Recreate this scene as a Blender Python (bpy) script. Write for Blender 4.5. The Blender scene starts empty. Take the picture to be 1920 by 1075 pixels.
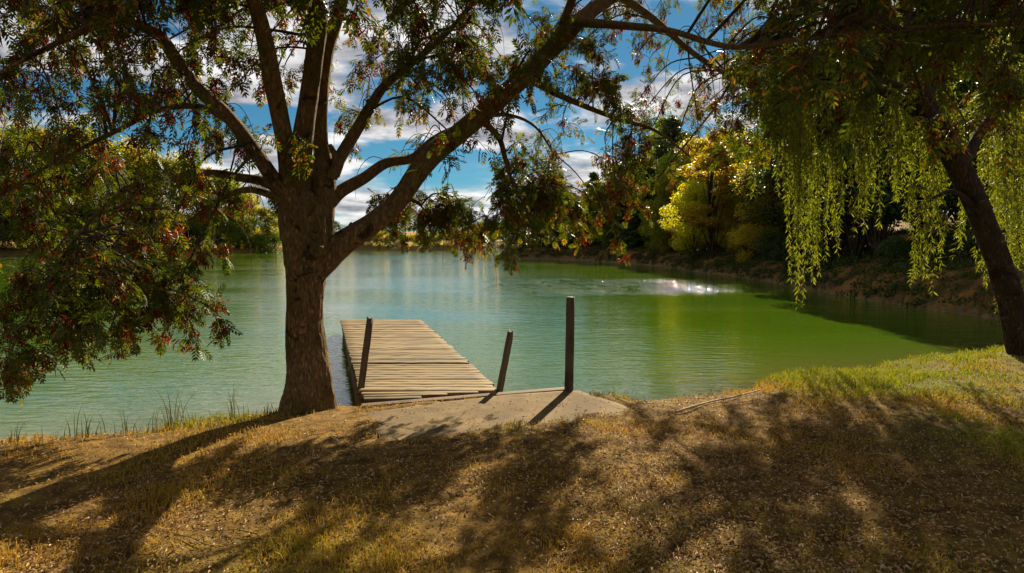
import bpy, math, random
import numpy as np

# ------------------------------------------------------------------ camera, sky, sun, exposure
S = bpy.context.scene
COL = S.collection
R = math.radians
CAM_Z = 1.6
PITCH = R(3.82)
FPX = 1280.0                      # focal length in pixels of the 1920 px wide photograph
cam_d = bpy.data.cameras.new('camera'); cam_d.lens = 24.0; cam_d.sensor_width = 36.0
cam_d.clip_start = 0.05; cam_d.clip_end = 6000.0
cam = bpy.data.objects.new('camera', cam_d); COL.objects.link(cam)
cam.location = (0, 0, CAM_Z); cam.rotation_euler = (R(90) - PITCH, 0, 0)
S.camera = cam

SUN_AZ, SUN_EL = R(17.0), R(31.0)  # azimuth to the right of +Y
S.view_settings.view_transform = 'Standard'; S.view_settings.look = 'None'
S.view_settings.exposure = 1.36; S.view_settings.gamma = 1.0
S.view_settings.use_curve_mapping = False
S.cycles.max_bounces = 8; S.cycles.transparent_max_bounces = 8
S.cycles.diffuse_bounces = 3; S.cycles.glossy_bounces = 3; S.cycles.transmission_bounces = 4
S.cycles.sample_clamp_indirect = 3.0

def nn(nt, typ, **kw):
    n = nt.nodes.new(typ)
    for k, v in kw.items():
        if k.startswith('i_'):
            key = k[2:]
            key = int(key) if key.isdigit() else key.replace('_', ' ')
            n.inputs[key].default_value = v
        else:
            setattr(n, k, v)
    return n

def math_n(nt, op, a, b=None, clamp=False):
    n = nt.nodes.new('ShaderNodeMath'); n.operation = op; n.use_clamp = clamp
    for i, v in enumerate((a, b)):
        if v is None: continue
        if hasattr(v, 'type'): nt.links.new(v, n.inputs[i])
        else: n.inputs[i].default_value = v
    return n.outputs[0]

def mix_n(nt, fac, a, b, blend='MIX'):
    n = nt.nodes.new('ShaderNodeMix'); n.data_type = 'RGBA'; n.blend_type = blend
    for sock, v in ((n.inputs[0], fac), (n.inputs[6], a), (n.inputs[7], b)):
        if hasattr(v, 'type'): nt.links.new(v, sock)
        elif isinstance(v, (tuple, list)): sock.default_value = (*v[:3], 1)
        else: sock.default_value = v
    return n.outputs[2]

def smap(nt, v, a, b, c=0.0, d=1.0):
    n = nt.nodes.new('ShaderNodeMapRange'); n.interpolation_type = 'SMOOTHSTEP'
    nt.links.new(v, n.inputs[0])
    for i, x in enumerate((a, b, c, d)): n.inputs[1 + i].default_value = x
    return n.outputs[0]

W = bpy.data.worlds.new('World'); S.world = W; W.use_nodes = True
wt = W.node_tree
for n in list(wt.nodes): wt.nodes.remove(n)
sky = nn(wt, 'ShaderNodeTexSky', sky_type='NISHITA', sun_disc=False, sun_elevation=SUN_EL,
         sun_rotation=SUN_AZ, air_density=0.8, dust_density=0.1, ozone_density=3.0)
tc = nn(wt, 'ShaderNodeTexCoord')
sep = nn(wt, 'ShaderNodeSeparateXYZ'); wt.links.new(tc.outputs['Generated'], sep.inputs[0])
# cloud layer: direction projected on a gently curved ceiling
den = math_n(wt, 'ADD', math_n(wt, 'MAXIMUM', sep.outputs[2], 0.0), 0.14)
cmb = nn(wt, 'ShaderNodeCombineXYZ')
wt.links.new(math_n(wt, 'DIVIDE', sep.outputs[0], den), cmb.inputs[0])
wt.links.new(math_n(wt, 'DIVIDE', sep.outputs[1], den), cmb.inputs[1])
mp = nn(wt, 'ShaderNodeMapping'); mp.inputs['Location'].default_value = (0.35, 1.7, 0)
wt.links.new(cmb.outputs[0], mp.inputs[0])
n1 = nn(wt, 'ShaderNodeTexNoise', i_Scale=0.95, i_Detail=9.0, i_Roughness=0.56, i_Distortion=0.25)
wt.links.new(mp.outputs[0], n1.inputs['Vector'])
cov = smap(wt, n1.outputs[0], 0.445, 0.53)
low = math_n(wt, 'MULTIPLY', smap(wt, sep.outputs[2], 0.13, 0.03), smap(wt, n1.outputs[0], 0.34, 0.50))
cov = math_n(wt, 'MAXIMUM', cov, low)
n2 = nn(wt, 'ShaderNodeTexNoise', i_Scale=2.4, i_Detail=7.0, i_Roughness=0.6)
wt.links.new(mp.outputs[0], n2.inputs['Vector'])
shade = smap(wt, n2.outputs[0], 0.32, 0.66)
skyc = mix_n(wt, 1.0, sky.outputs[0], (0.20, 0.43, 0.47), 'MULTIPLY')
cloudc = mix_n(wt, shade, (2.1, 2.05, 2.3), (8.6, 8.3, 8.1))
full = mix_n(wt, math_n(wt, 'MULTIPLY', cov, 0.93), skyc, cloudc)
bg = nn(wt, 'ShaderNodeBackground'); bg.inputs[1].default_value = 0.05
wt.links.new(full, bg.inputs[0])
wo = nn(wt, 'ShaderNodeOutputWorld'); wt.links.new(bg.outputs[0], wo.inputs[0])

sun_d = bpy.data.lights.new('sun', 'SUN'); sun_d.energy = 5.0; sun_d.angle = R(0.53); sun_d.color = (1.0, 0.88, 0.66)
sun = bpy.data.objects.new('sun', sun_d); COL.objects.link(sun)
sun.location = (10, 30, 25)
sun.rotation_euler = (R(90) - SUN_EL, 0, math.pi - SUN_AZ)

# ------------------------------------------------------------------ helpers
rng = np.random.default_rng(7)
random.seed(7)

def px(x, y, d):
    """point seen at pixel (x, y) of the photograph, d metres ahead"""
    c, s = math.cos(PITCH), math.sin(PITCH)
    a, b = (x - 960.0) / FPX, (537.5 - y) / FPX
    dy, dz = c + b * s, -s + b * c
    return np.array([a / dy * d, d, CAM_Z + dz / dy * d])

def gp(x, y, z):
    """point seen at pixel (x, y) on the level z"""
    p = px(x, y, 1.0); k = (z - CAM_Z) / (p[2] - CAM_Z)
    return np.array([p[0] * k, k, z])

def smoothstep(a, b, x):
    t = np.clip((x - a) / (b - a), 0, 1); return t * t * (3 - 2 * t)

def vnoise(P, seed=0):
    P = np.asarray(P, float); I = np.floor(P).astype(np.int64); F = P - I; F = F * F * (3 - 2 * F)
    def h(ix, iy, iz):
        n = (ix * 374761393 + iy * 668265263 + iz * 2147483647 + seed * 1274126177) & 0xffffffff
        n = ((n ^ (n >> 13)) * 1274126177) & 0xffffffff
        return ((n ^ (n >> 16)) & 0xffff) / 65535.0
    out = 0
    for dx in (0, 1):
        for dy in (0, 1):
            for dz in (0, 1):
                w = (F[:, 0] if dx else 1 - F[:, 0]) * (F[:, 1] if dy else 1 - F[:, 1]) * (F[:, 2] if dz else 1 - F[:, 2])
                out = out + w * h(I[:, 0] + dx, I[:, 1] + dy, I[:, 2] + dz)
    return out * 2 - 1

def noise2(x, y, s, seed=0):
    x = np.atleast_1d(np.asarray(x, float)); y = np.atleast_1d(np.asarray(y, float))
    return vnoise(np.stack([x * s, y * s, np.zeros_like(x)], 1), seed)

def make_mesh(name, V, faces, mats=(), smooth=False, attrs=None, matidx=None):
    """faces: list of (n,k) int arrays"""
    V = np.ascontiguousarray(V, np.float32)
    faces = [np.asarray(f, np.int32) for f in faces if len(f)]
    me = bpy.data.meshes.new(name)
    me.vertices.add(len(V)); me.vertices.foreach_set('co', V.ravel())
    tot = np.concatenate([np.full(len(f), f.shape[1], np.int32) for f in faces])
    loops = np.concatenate([f.ravel() for f in faces])
    me.loops.add(len(loops)); me.loops.foreach_set('vertex_index', loops)
    me.polygons.add(len(tot))
    me.polygons.foreach_set('loop_start', np.concatenate([[0], np.cumsum(tot)[:-1]]).astype(np.int32))
    if smooth: me.polygons.foreach_set('use_smooth', np.ones(len(tot), bool))
    if matidx is not None: me.polygons.foreach_set('material_index', np.asarray(matidx, np.int32))
    for m in mats: me.materials.append(m)
    if attrs:
        for k, v in attrs.items():
            a = me.attributes.new(k, 'FLOAT', 'POINT'); a.data.foreach_set('value', np.ascontiguousarray(v, np.float32))
    me.update(calc_edges=True)
    return me

def link(name, me, parent=None, loc=None, **tags):
    o = bpy.data.objects.new(name, me); COL.objects.link(o)
    if parent is not None: o.parent = parent
    if loc is not None: o.location = [float(v) for v in loc]
    for k, v in tags.items(): o[k] = v
    return o

def thing(name, loc, label, category, group=None):
    o = bpy.data.objects.new(name, None); COL.objects.link(o); o.location = [float(v) for v in loc]
    o.empty_display_size = 0.2
    o['label'] = label; o['category'] = category
    if group: o['group'] = group
    return o

class Geo:
    """collects pieces of geometry that become ONE mesh"""
    def __init__(s): s.V = []; s.F = {}; s.n = 0
    def add(s, V, *faces):
        V = np.asarray(V, float)
        for f in faces:
            f = np.asarray(f, np.int64)
            if len(f): s.F.setdefault(f.shape[1], []).append(f + s.n)
        s.V.append(V); s.n += len(V)
    def mesh(s, name, mats, smooth=False, origin=(0, 0, 0)):
        V = np.concatenate(s.V) - np.asarray(origin, float)
        return make_mesh(name, V, [np.concatenate(f) for f in s.F.values()], mats, smooth)

def spline(P, n):
    """Catmull-Rom resampling; P (k,m), also carries radii as extra columns"""
    P = np.asarray(P, float); k = len(P)
    if k == 2:
        t = np.linspace(0, 1, n)[:, None]; return P[0] * (1 - t) + P[1] * t
    Q = np.vstack([2 * P[0] - P[1], P, 2 * P[-1] - P[-2]])
    t = np.linspace(0, k - 1 - 1e-6, n); i = t.astype(int); f = (t - i)[:, None]
    p0, p1, p2, p3 = Q[i], Q[i + 1], Q[i + 2], Q[i + 3]
    return 0.5 * (2 * p1 + (p2 - p0) * f + (2 * p0 - 5 * p1 + 4 * p2 - p3) * f ** 2 + (3 * p1 - p0 - 3 * p2 + p3) * f ** 3)

def tube(geo, C, rad, sides=8, bark=0.0, flare=0.0, seed=0, cap=True):
    C = np.asarray(C, float); rad = np.asarray(rad, float); n = len(C)
    T = np.gradient(C, axis=0); T /= np.linalg.norm(T, axis=1)[:, None] + 1e-9
    ref = np.array([0.0, -1.0, 0.0]) if abs(T[0][1]) < 0.9 else np.array([1.0, 0, 0])
    u = ref - T[0] * ref.dot(T[0]); u /= np.linalg.norm(u)
    U = np.zeros_like(C)
    for i in range(n):
        u = u - T[i] * u.dot(T[i]); u = u / (np.linalg.norm(u) + 1e-9); U[i] = u
    Wv = np.cross(T, U)
    a = np.linspace(0, 2 * math.pi, sides, endpoint=False)
    ca, sa = np.cos(a), np.sin(a)
    rr = np.repeat(rad[:, None], sides, 1)
    if bark > 0:
        Z = np.cumsum(np.concatenate([[0], np.linalg.norm(np.diff(C, axis=0), axis=1)]))
        g = np.stack([np.broadcast_to(ca * 2.2, rr.shape), np.broadcast_to(sa * 2.2, rr.shape), np.repeat(Z[:, None] * 2.3, sides, 1)], -1).reshape(-1, 3)
        g2 = g * np.array([4.5, 4.5, 1.7])
        g3 = g * np.array([9, 9, 9.0])
        nz = (vnoise(g + 5, seed) * 1.0 + (0.5 - np.abs(vnoise(g2, seed + 1)) * 1.6) * 0.55 + vnoise(g3, seed + 2) * 0.3).reshape(rr.shape)
        rr = rr * (1 + bark * nz)
        if flare > 0:
            k = np.exp(-Z / 0.30)[:, None]
            rr = rr * (1 + flare * k * (np.cos(a * 3 + 0.6) * 0.55 + np.cos(a * 5 + 2.1) * 0.45)[None])
    V = C[:, None] + U[:, None] * (rr * ca)[..., None] + Wv[:, None] * (rr * sa)[..., None]
    V = V.reshape(-1, 3)
    i = np.arange(n - 1)[:, None] * sides; j = np.arange(sides)[None]; j2 = (j + 1) % sides
    q = np.stack([i + j, i + j2, i + sides + j2, i + sides + j], -1).reshape(-1, 4)
    if cap:
        V = np.vstack([V, C[-1] + T[-1] * rad[-1] * 0.6])
        b = (n - 1) * sides; jj = np.arange(sides)
        tr = np.stack([b + jj, b + (jj + 1) % sides, np.full(sides, n * sides)], -1)
        geo.add(V, q, tr)
    else: geo.add(V, q)

def box(geo, lo, hi, jit=0.0):
    lo, hi = np.asarray(lo, float), np.asarray(hi, float)
    V = np.array([[x, y, z] for z in (lo[2], hi[2]) for y in (lo[1], hi[1]) for x in (lo[0], hi[0])])
    if jit: V = V + rng.uniform(-jit, jit, V.shape)
    F = [[0, 2, 3, 1], [4, 5, 7, 6], [0, 1, 5, 4], [2, 6, 7, 3], [0, 4, 6, 2], [1, 3, 7, 5]]
    geo.add(V, F)

def bevel_mesh(me, w, seg=1):
    import bmesh
    bm = bmesh.new(); bm.from_mesh(me)
    bmesh.ops.bevel(bm, geom=bm.edges[:], offset=w, segments=seg, affect='EDGES', profile=0.6)
    bm.to_mesh(me); bm.free(); return me

def norm(v):
    v = np.asarray(v, float); return v / (np.linalg.norm(v, axis=-1, keepdims=True) + 1e-9)

# leaf templates ------------------------------------------------------------
def leaflet(L, Wd, fold=0.12, bend=0.12):
    V = np.array([[0, 0, 0], [Wd * .5, .36 * L, fold * Wd], [Wd * .36, .7 * L, fold * Wd - bend * L * .5], [0, L, -bend * L],
                  [-Wd * .36, .7 * L, fold * Wd - bend * L * .5], [-Wd * .5, .36 * L, fold * Wd]])
    return V, np.array([[0, 1, 2, 3], [0, 3, 4, 5]])

def compound_template(pairs=4, L=0.40, Wd=0.135, spread=52):
    V, F, n = [], [], 0
    def put(y, ang, l, zt):
        nonlocal n
        v, f = leaflet(l, Wd)
        c, s = math.cos(ang), math.sin(ang)
        v = np.stack([v[:, 0] * c + v[:, 1] * s, -v[:, 0] * s + v[:, 1] * c + y, v[:, 2] + zt * (v[:, 1] / l) - 0.22 * y * y], 1)
        V.append(v); F.append(f + n); n += len(v)
    for i in range(pairs):
        y = 0.26 + 0.62 * i / max(1, pairs - 1)
        for s in (-1, 1): put(y + 0.015 * s, s * R(spread - 5 * i), L * (0.85 + 0.2 * math.sin(math.pi * (i + 1) / (pairs + 1))), -0.04)
    put(0.92, 0.0, L * 0.95, -0.05)
    w = 0.012
    V.append(np.array([[-w, 0, 0], [w, 0, 0], [w, .95, -.2], [-w, .95, -.2]])); F.append(np.array([[0, 1, 2, 3]]) + n)
    return np.concatenate(V), np.concatenate(F)

def single_template(L=1.0, Wd=0.2, fold=.15, bend=.18):
    return leaflet(L, Wd, fold, bend)

def frames(D, roll=None, up=None):
    """rotation matrices whose Y axis is D; X axis roughly level with random roll"""
    D = norm(D); n = len(D)
    up = np.tile([0, 0, 1.0], (n, 1)) if up is None else up
    X = np.cross(D, up); bad = np.linalg.norm(X, axis=1) < 1e-3; X[bad] = [1, 0, 0]; X = norm(X)
    Z = np.cross(X, D)
    if roll is not None:
        c, s = np.cos(roll)[:, None], np.sin(roll)[:, None]
        X, Z = X * c + Z * s, Z * c - X * s
    return np.stack([X, D, Z], 2)

def scatter(geo, T, P, M, size):
    """stamp a template at many places"""
    V, F = T
    size = np.asarray(size, float)
    out = np.einsum('nij,vj->nvi', M * size[:, None, None], V) + P[:, None]
    n, v = len(P), len(V)
    off = (np.arange(n) * v)[:, None, None]
    f = (F[None] + off).reshape(-1, F.shape[1])
    geo.add(out.reshape(-1, 3), f)

# ------------------------------------------------------------------ materials
def new_mat(name):
    m = bpy.data.materials.new(name); m.use_nodes = True
    nt = m.node_tree
    for n in list(nt.nodes): nt.nodes.remove(n)
    out = nn(nt, 'ShaderNodeOutputMaterial')
    return m, nt, out

def leaf_mat(name, c1, c2, trans=0.45, tcol=None, nscale=1.3, accent=None, accent_amt=0.0, objrand=0.0, gloss=0.25, rough=0.45):
    m, nt, out = new_mat(name)
    g = nn(nt, 'ShaderNodeNewGeometry'); t = nn(nt, 'ShaderNodeTexCoord')
    nz = nn(nt, 'ShaderNodeTexNoise', i_Scale=nscale, i_Detail=2.0)
    nt.links.new(g.outputs['Position'], nz.inputs['Vector'])
    f = math_n(nt, 'ADD', math_n(nt, 'MULTIPLY', g.outputs['Random Per Island'], 0.55),
               math_n(nt, 'MULTIPLY', math_n(nt, 'SUBTRACT', nz.outputs[0], 0.27), 0.95), clamp=True)
    col = mix_n(nt, f, c1, c2)
    if accent:
        wn = nn(nt, 'ShaderNodeTexWhiteNoise', noise_dimensions='1D'); nt.links.new(g.outputs['Random Per Island'], wn.inputs['W'])
        nz2 = nn(nt, 'ShaderNodeTexNoise', i_Scale=nscale * 0.7, i_Detail=1.0)
        mpn = nn(nt, 'ShaderNodeMapping'); mpn.inputs['Location'].default_value = (17, 5, 9)
        nt.links.new(g.outputs['Position'], mpn.inputs[0]); nt.links.new(mpn.outputs[0], nz2.inputs['Vector'])
        k = math_n(nt, 'MULTIPLY', smap(nt, nz2.outputs[0], 0.46, 0.64), accent_amt * 2.2)
        k2 = math_n(nt, 'LESS_THAN', wn.outputs['Value'], k)
        col = mix_n(nt, k2, col, accent)
    if objrand:
        oi = nn(nt, 'ShaderNodeObjectInfo')
        hs = nn(nt, 'ShaderNodeHueSaturation')
        nt.links.new(col, hs.inputs['Color'])
        nt.links.new(math_n(nt, 'ADD', math_n(nt, 'MULTIPLY', oi.outputs['Random'], objrand), 1 - objrand / 2), hs.inputs['Value'])
        nt.links.new(math_n(nt, 'ADD', math_n(nt, 'MULTIPLY', oi.outputs['Random'], 0.05), 0.475), hs.inputs['Hue'])
        col = hs.outputs[0]
    b = nn(nt, 'ShaderNodeBsdfPrincipled', i_Roughness=rough)
    b.inputs['Specular IOR Level'].default_value = gloss
    nt.links.new(col, b.inputs['Base Color'])
    tr = nn(nt, 'ShaderNodeBsdfTranslucent')
    tcn = mix_n(nt, 1.0, col, tcol or (1.5, 1.55, 0.55), 'MULTIPLY')
    nt.links.new(tcn, tr.inputs[0])
    mx = nn(nt, 'ShaderNodeMixShader'); mx.inputs[0].default_value = trans
    nt.links.new(b.outputs[0], mx.inputs[1]); nt.links.new(tr.outputs[0], mx.inputs[2])
    nt.links.new(mx.outputs[0], out.inputs[0])
    return m

def bark_mat(name, c1, c2, c3, scale=7.0, stretch=0.28, bump=0.035):
    m, nt, out = new_mat(name)
    t = nn(nt, 'ShaderNodeNewGeometry')
    mp = nn(nt, 'ShaderNodeMapping'); mp.inputs['Scale'].default_value = (1, 1, stretch)
    nt.links.new(t.outputs['Position'], mp.inputs[0])
    n1 = nn(nt, 'ShaderNodeTexNoise', i_Scale=scale * 5.0, i_Detail=9.0, i_Roughness=0.72, i_Distortion=0.4)
    nt.links.new(mp.outputs[0], n1.inputs['Vector'])
    v = nn(nt, 'ShaderNodeTexVoronoi', feature='DISTANCE_TO_EDGE', i_Scale=scale * 5.5)
    mp2 = nn(nt, 'ShaderNodeMapping'); mp2.inputs['Scale'].default_value = (1, 1, stretch)
    ad = nn(nt, 'ShaderNodeVectorMath', operation='ADD')
    nt.links.new(mp.outputs[0], ad.inputs[0])
    sc = nn(nt, 'ShaderNodeVectorMath', operation='SCALE'); sc.inputs['Scale'].default_value = 0.10
    nt.links.new(n1.outputs['Color'], sc.inputs[0]); nt.links.new(sc.outputs[0], ad.inputs[1]); nt.links.new(ad.outputs[0], v.inputs['Vector'])
    n3 = nn(nt, 'ShaderNodeTexNoise', i_Scale=2.6, i_Detail=4.0, i_Roughness=0.6)
    nt.links.new(t.outputs['Position'], n3.inputs['Vector'])
    col = mix_n(nt, smap(nt, n1.outputs[0], 0.3, 0.68), c1, c2)
    col = mix_n(nt, smap(nt, n3.outputs[0], 0.47, 0.62), col, c3)
    crack = smap(nt, v.outputs['Distance'], 0.0, 0.22)
    col = mix_n(nt, math_n(nt, 'ADD', math_n(nt, 'MULTIPLY', crack, 0.45), 0.55), (c1[0] * .4, c1[1] * .4, c1[2] * .4), col)
    n4 = nn(nt, 'ShaderNodeTexNoise', i_Scale=9.0, i_Detail=5.0, i_Roughness=0.7); nt.links.new(t.outputs['Position'], n4.inputs['Vector'])
    col = mix_n(nt, math_n(nt, 'MULTIPLY', smap(nt, n4.outputs[0], 0.60, 0.68), 0.7), col, (0.24, 0.20, 0.12))   # pale flecks
    n5 = nn(nt, 'ShaderNodeTexNoise', i_Scale=3.3, i_Detail=6.0, i_Roughness=0.7, i_Distortion=0.8)
    mp5 = nn(nt, 'ShaderNodeMapping'); mp5.inputs['Location'].default_value = (4, 2, 7); nt.links.new(t.outputs['Position'], mp5.inputs[0]); nt.links.new(mp5.outputs[0], n5.inputs['Vector'])
    col = mix_n(nt, math_n(nt, 'MULTIPLY', smap(nt, n5.outputs[0], 0.56, 0.63), 0.8), col, (0.018, 0.013, 0.008))  # dark blotches: foliage shadow put into the bark colour
    b = nn(nt, 'ShaderNodeBsdfPrincipled', i_Roughness=0.92); b.inputs['Specular IOR Level'].default_value = 0.15
    nt.links.new(col, b.inputs['Base Color'])
    h = math_n(nt, 'ADD', math_n(nt, 'MULTIPLY', crack, 0.35), n1.outputs[0])
    bp = nn(nt, 'ShaderNodeBump', i_Strength=0.9, i_Distance=bump); nt.links.new(h, bp.inputs['Height'])
    nt.links.new(bp.outputs[0], b.inputs['Normal']); nt.links.new(b.outputs[0], out.inputs[0])
    return m

def wood_mat(name, c1, c2, dark, axis=0, rough=0.85):
    m, nt, out = new_mat(name)
    t = nn(nt, 'ShaderNodeTexCoord'); oi = nn(nt, 'ShaderNodeObjectInfo')
    sc = [22.0, 22.0, 22.0]; sc[axis] = 1.1
    mp = nn(nt, 'ShaderNodeMapping'); mp.inputs['Scale'].default_value = sc
    off = nn(nt, 'ShaderNodeVectorMath', operation='SCALE'); off.inputs[0].default_value = (37, 53, 71)
    nt.links.new(oi.outputs['Random'], off.inputs['Scale']); nt.links.new(off.outputs[0], mp.inputs['Location'])
    nt.links.new(t.outputs['Object'], mp.inputs[0])
    n1 = nn(nt, 'ShaderNodeTexNoise', i_Scale=1.6, i_Detail=8.0, i_Roughness=0.7, i_Distortion=0.5); nt.links.new(mp.outputs[0], n1.inputs['Vector'])
    mp2 = nn(nt, 'ShaderNodeMapping'); nt.links.new(off.outputs[0], mp2.inputs['Location']); nt.links.new(t.outputs['Object'], mp2.inputs[0])
    n2 = nn(nt, 'ShaderNodeTexNoise', i_Scale=3.5, i_Detail=4.0); nt.links.new(mp2.outputs[0], n2.inputs['Vector'])
    col = mix_n(nt, smap(nt, n1.outputs[0], 0.33, 0.68), c1, c2)
    col = mix_n(nt, math_n(nt, 'MULTIPLY', smap(nt, n1.outputs[0], 0.46, 0.34), 0.75), col, dark)
    col = mix_n(nt, math_n(nt, 'MULTIPLY', smap(nt, n2.outputs[0], 0.48, 0.68), 0.6), col, dark)
    hs = nn(nt, 'ShaderNodeHueSaturation'); nt.links.new(col, hs.inputs['Color'])
    nt.links.new(math_n(nt, 'ADD', math_n(nt, 'MULTIPLY', oi.outputs['Random'], 0.34), 0.80), hs.inputs['Value'])
    b = nn(nt, 'ShaderNodeBsdfPrincipled', i_Roughness=rough); b.inputs['Specular IOR Level'].default_value = 0.2
    nt.links.new(hs.outputs[0], b.inputs['Base Color'])
    bp = nn(nt, 'ShaderNodeBump', i_Strength=0.7, i_Distance=0.006); nt.links.new(n1.outputs[0], bp.inputs['Height'])
    nt.links.new(bp.outputs[0], b.inputs['Normal']); nt.links.new(b.outputs[0], out.inputs[0])
    return m

def flat_mat(name, c1, c2, scale=8.0, rough=0.9, attr=None, trans=0.0):
    m, nt, out = new_mat(name)
    g = nn(nt, 'ShaderNodeNewGeometry')
    nz = nn(nt, 'ShaderNodeTexNoise', i_Scale=scale, i_Detail=5.0); nt.links.new(g.outputs['Position'], nz.inputs['Vector'])
    col = mix_n(nt, smap(nt, nz.outputs[0], 0.32, 0.68), c1, c2)
    b = nn(nt, 'ShaderNodeBsdfPrincipled', i_Roughness=rough); b.inputs['Specular IOR Level'].default_value = 0.15
    nt.links.new(col, b.inputs['Base Color'])
    bp = nn(nt, 'ShaderNodeBump', i_Strength=0.6, i_Distance=0.02); nt.links.new(nz.outputs[0], bp.inputs['Height']); nt.links.new(bp.outputs[0], b.inputs['Normal'])
    nt.links.new(b.outputs[0], out.inputs[0])
    return m

M = {}
M['ash_leaf'] = leaf_mat('ash_leaf', (0.022, 0.042, 0.005), (0.125, 0.130, 0.010), trans=0.42, gloss=0.16, accent=(0.30, 0.13, 0.015), accent_amt=0.10, nscale=1.1)
M['seed'] = leaf_mat('ash_seed', (0.055, 0.012, 0.006), (0.20, 0.045, 0.012), trans=0.35, tcol=(1.6, 0.9, 0.5), nscale=2.0, accent=(0.32, 0.14, 0.02), accent_amt=0.12, gloss=0.1)
M['willow_leaf'] = leaf_mat('willow_leaf', (0.085, 0.115, 0.010), (0.22, 0.21, 0.020), trans=0.5, tcol=(1.4, 1.4, 0.5), nscale=0.9)
M['leaf_green'] = leaf_mat('broadleaf_green', (0.10, 0.125, 0.008), (0.32, 0.30, 0.016), trans=0.55, nscale=0.45, objrand=0.5)
M['leaf_left'] = leaf_mat('lakeside_green', (0.05, 0.075, 0.006), (0.17, 0.185, 0.012), trans=0.5, nscale=0.3, objrand=0.5)
M['leaf_left_y'] = leaf_mat('lakeside_yellow', (0.10, 0.11, 0.008), (0.26, 0.23, 0.016), trans=0.5, nscale=0.3, objrand=0.4)
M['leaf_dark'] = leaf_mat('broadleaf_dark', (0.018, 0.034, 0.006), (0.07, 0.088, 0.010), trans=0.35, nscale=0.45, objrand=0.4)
M['leaf_yellow'] = leaf_mat('broadleaf_yellow', (0.24, 0.215, 0.014), (0.52, 0.38, 0.025), trans=0.58, nscale=0.5, objrand=0.35, accent=(0.36, 0.17, 0.02), accent_amt=0.10)
M['leaf_orange'] = leaf_mat('broadleaf_orange', (0.34, 0.14, 0.014), (0.55, 0.23, 0.025), trans=0.45, tcol=(1.4, 1.2, 0.5), nscale=0.6)
M['needle'] = leaf_mat('conifer_needles', (0.03, 0.06, 0.010), (0.11, 0.15, 0.018), trans=0.35, nscale=0.7, objrand=0.4)
M['bark'] = bark_mat('ash_bark', (0.13, 0.075, 0.028), (0.40, 0.245, 0.10), (0.20, 0.13, 0.04))
M['willow_bark'] = bark_mat('willow_bark', (0.035, 0.022, 0.012), (0.13, 0.08, 0.045), (0.06, 0.045, 0.02), scale=6.0, stretch=0.16, bump=0.06)
M['twig'] = flat_mat('twig_bark', (0.030, 0.020, 0.012), (0.085, 0.055, 0.03), 20)
M['far_bark'] = flat_mat('far_bark', (0.025, 0.017, 0.010), (0.07, 0.045, 0.025), 6)
M['plank'] = wood_mat('weathered_plank', (0.13, 0.084, 0.030), (0.235, 0.158, 0.062), (0.04, 0.025, 0.011))
M['post'] = wood_mat('dark_post_wood', (0.075, 0.05, 0.028), (0.15, 0.105, 0.058), (0.025, 0.017, 0.010), axis=2)
M['beam'] = wood_mat('dark_beam_wood', (0.10, 0.06, 0.032), (0.19, 0.12, 0.06), (0.03, 0.02, 0.012))
M['stick'] = flat_mat('bleached_stick', (0.30, 0.22, 0.12), (0.46, 0.36, 0.22), 30)

# concrete
m, nt, out = new_mat('worn_concrete')
g = nn(nt, 'ShaderNodeNewGeometry')
na = nn(nt, 'ShaderNodeTexNoise', i_Scale=2.2, i_Detail=6.0, i_Roughness=0.65); nb = nn(nt, 'ShaderNodeTexNoise', i_Scale=55.0, i_Detail=4.0)
for n in (na, nb): nt.links.new(g.outputs['Position'], n.inputs['Vector'])
col = mix_n(nt, smap(nt, na.outputs[0], 0.36, 0.66), (0.105, 0.066, 0.024), (0.18, 0.116, 0.046))
col = mix_n(nt, math_n(nt, 'MULTIPLY', smap(nt, nb.outputs[0], 0.5, 0.72), 0.5), col, (0.09, 0.06, 0.026))
nc = nn(nt, 'ShaderNodeTexNoise', i_Scale=5.5, i_Detail=5.0, i_Roughness=0.7); nt.links.new(g.outputs['Position'], nc.inputs['Vector'])
col = mix_n(nt, math_n(nt, 'MULTIPLY', smap(nt, nc.outputs[0], 0.52, 0.66), 0.6), col, (0.075, 0.048, 0.018))
vc = nn(nt, 'ShaderNodeTexVoronoi', feature='DISTANCE_TO_EDGE', i_Scale=1.1)
dv = nn(nt, 'ShaderNodeVectorMath', operation='SCALE'); dv.inputs['Scale'].default_value = 0.45; nt.links.new(na.outputs['Color'], dv.inputs[0])
av = nn(nt, 'ShaderNodeVectorMath', operation='ADD'); nt.links.new(g.outputs['Position'], av.inputs[0]); nt.links.new(dv.outputs[0], av.inputs[1]); nt.links.new(av.outputs[0], vc.inputs['Vector'])
crk = smap(nt, vc.outputs['Distance'], 0.004, 0.012)
col = mix_n(nt, math_n(nt, 'ADD', math_n(nt, 'MULTIPLY', crk, 0.45), 0.55), (0.07, 0.05, 0.025), col)
b = nn(nt, 'ShaderNodeBsdfPrincipled', i_Roughness=0.93); b.inputs['Specular IOR Level'].default_value = 0.15
nt.links.new(col, b.inputs['Base Color'])
bp = nn(nt, 'ShaderNodeBump', i_Strength=0.6, i_Distance=0.01); nt.links.new(math_n(nt, 'ADD', nb.outputs[0], math_n(nt, 'MULTIPLY', na.outputs[0], 3.0)), bp.inputs['Height'])
nt.links.new(bp.outputs[0], b.inputs['Normal']); nt.links.new(b.outputs[0], out.inputs[0]); M['concrete'] = m

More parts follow.
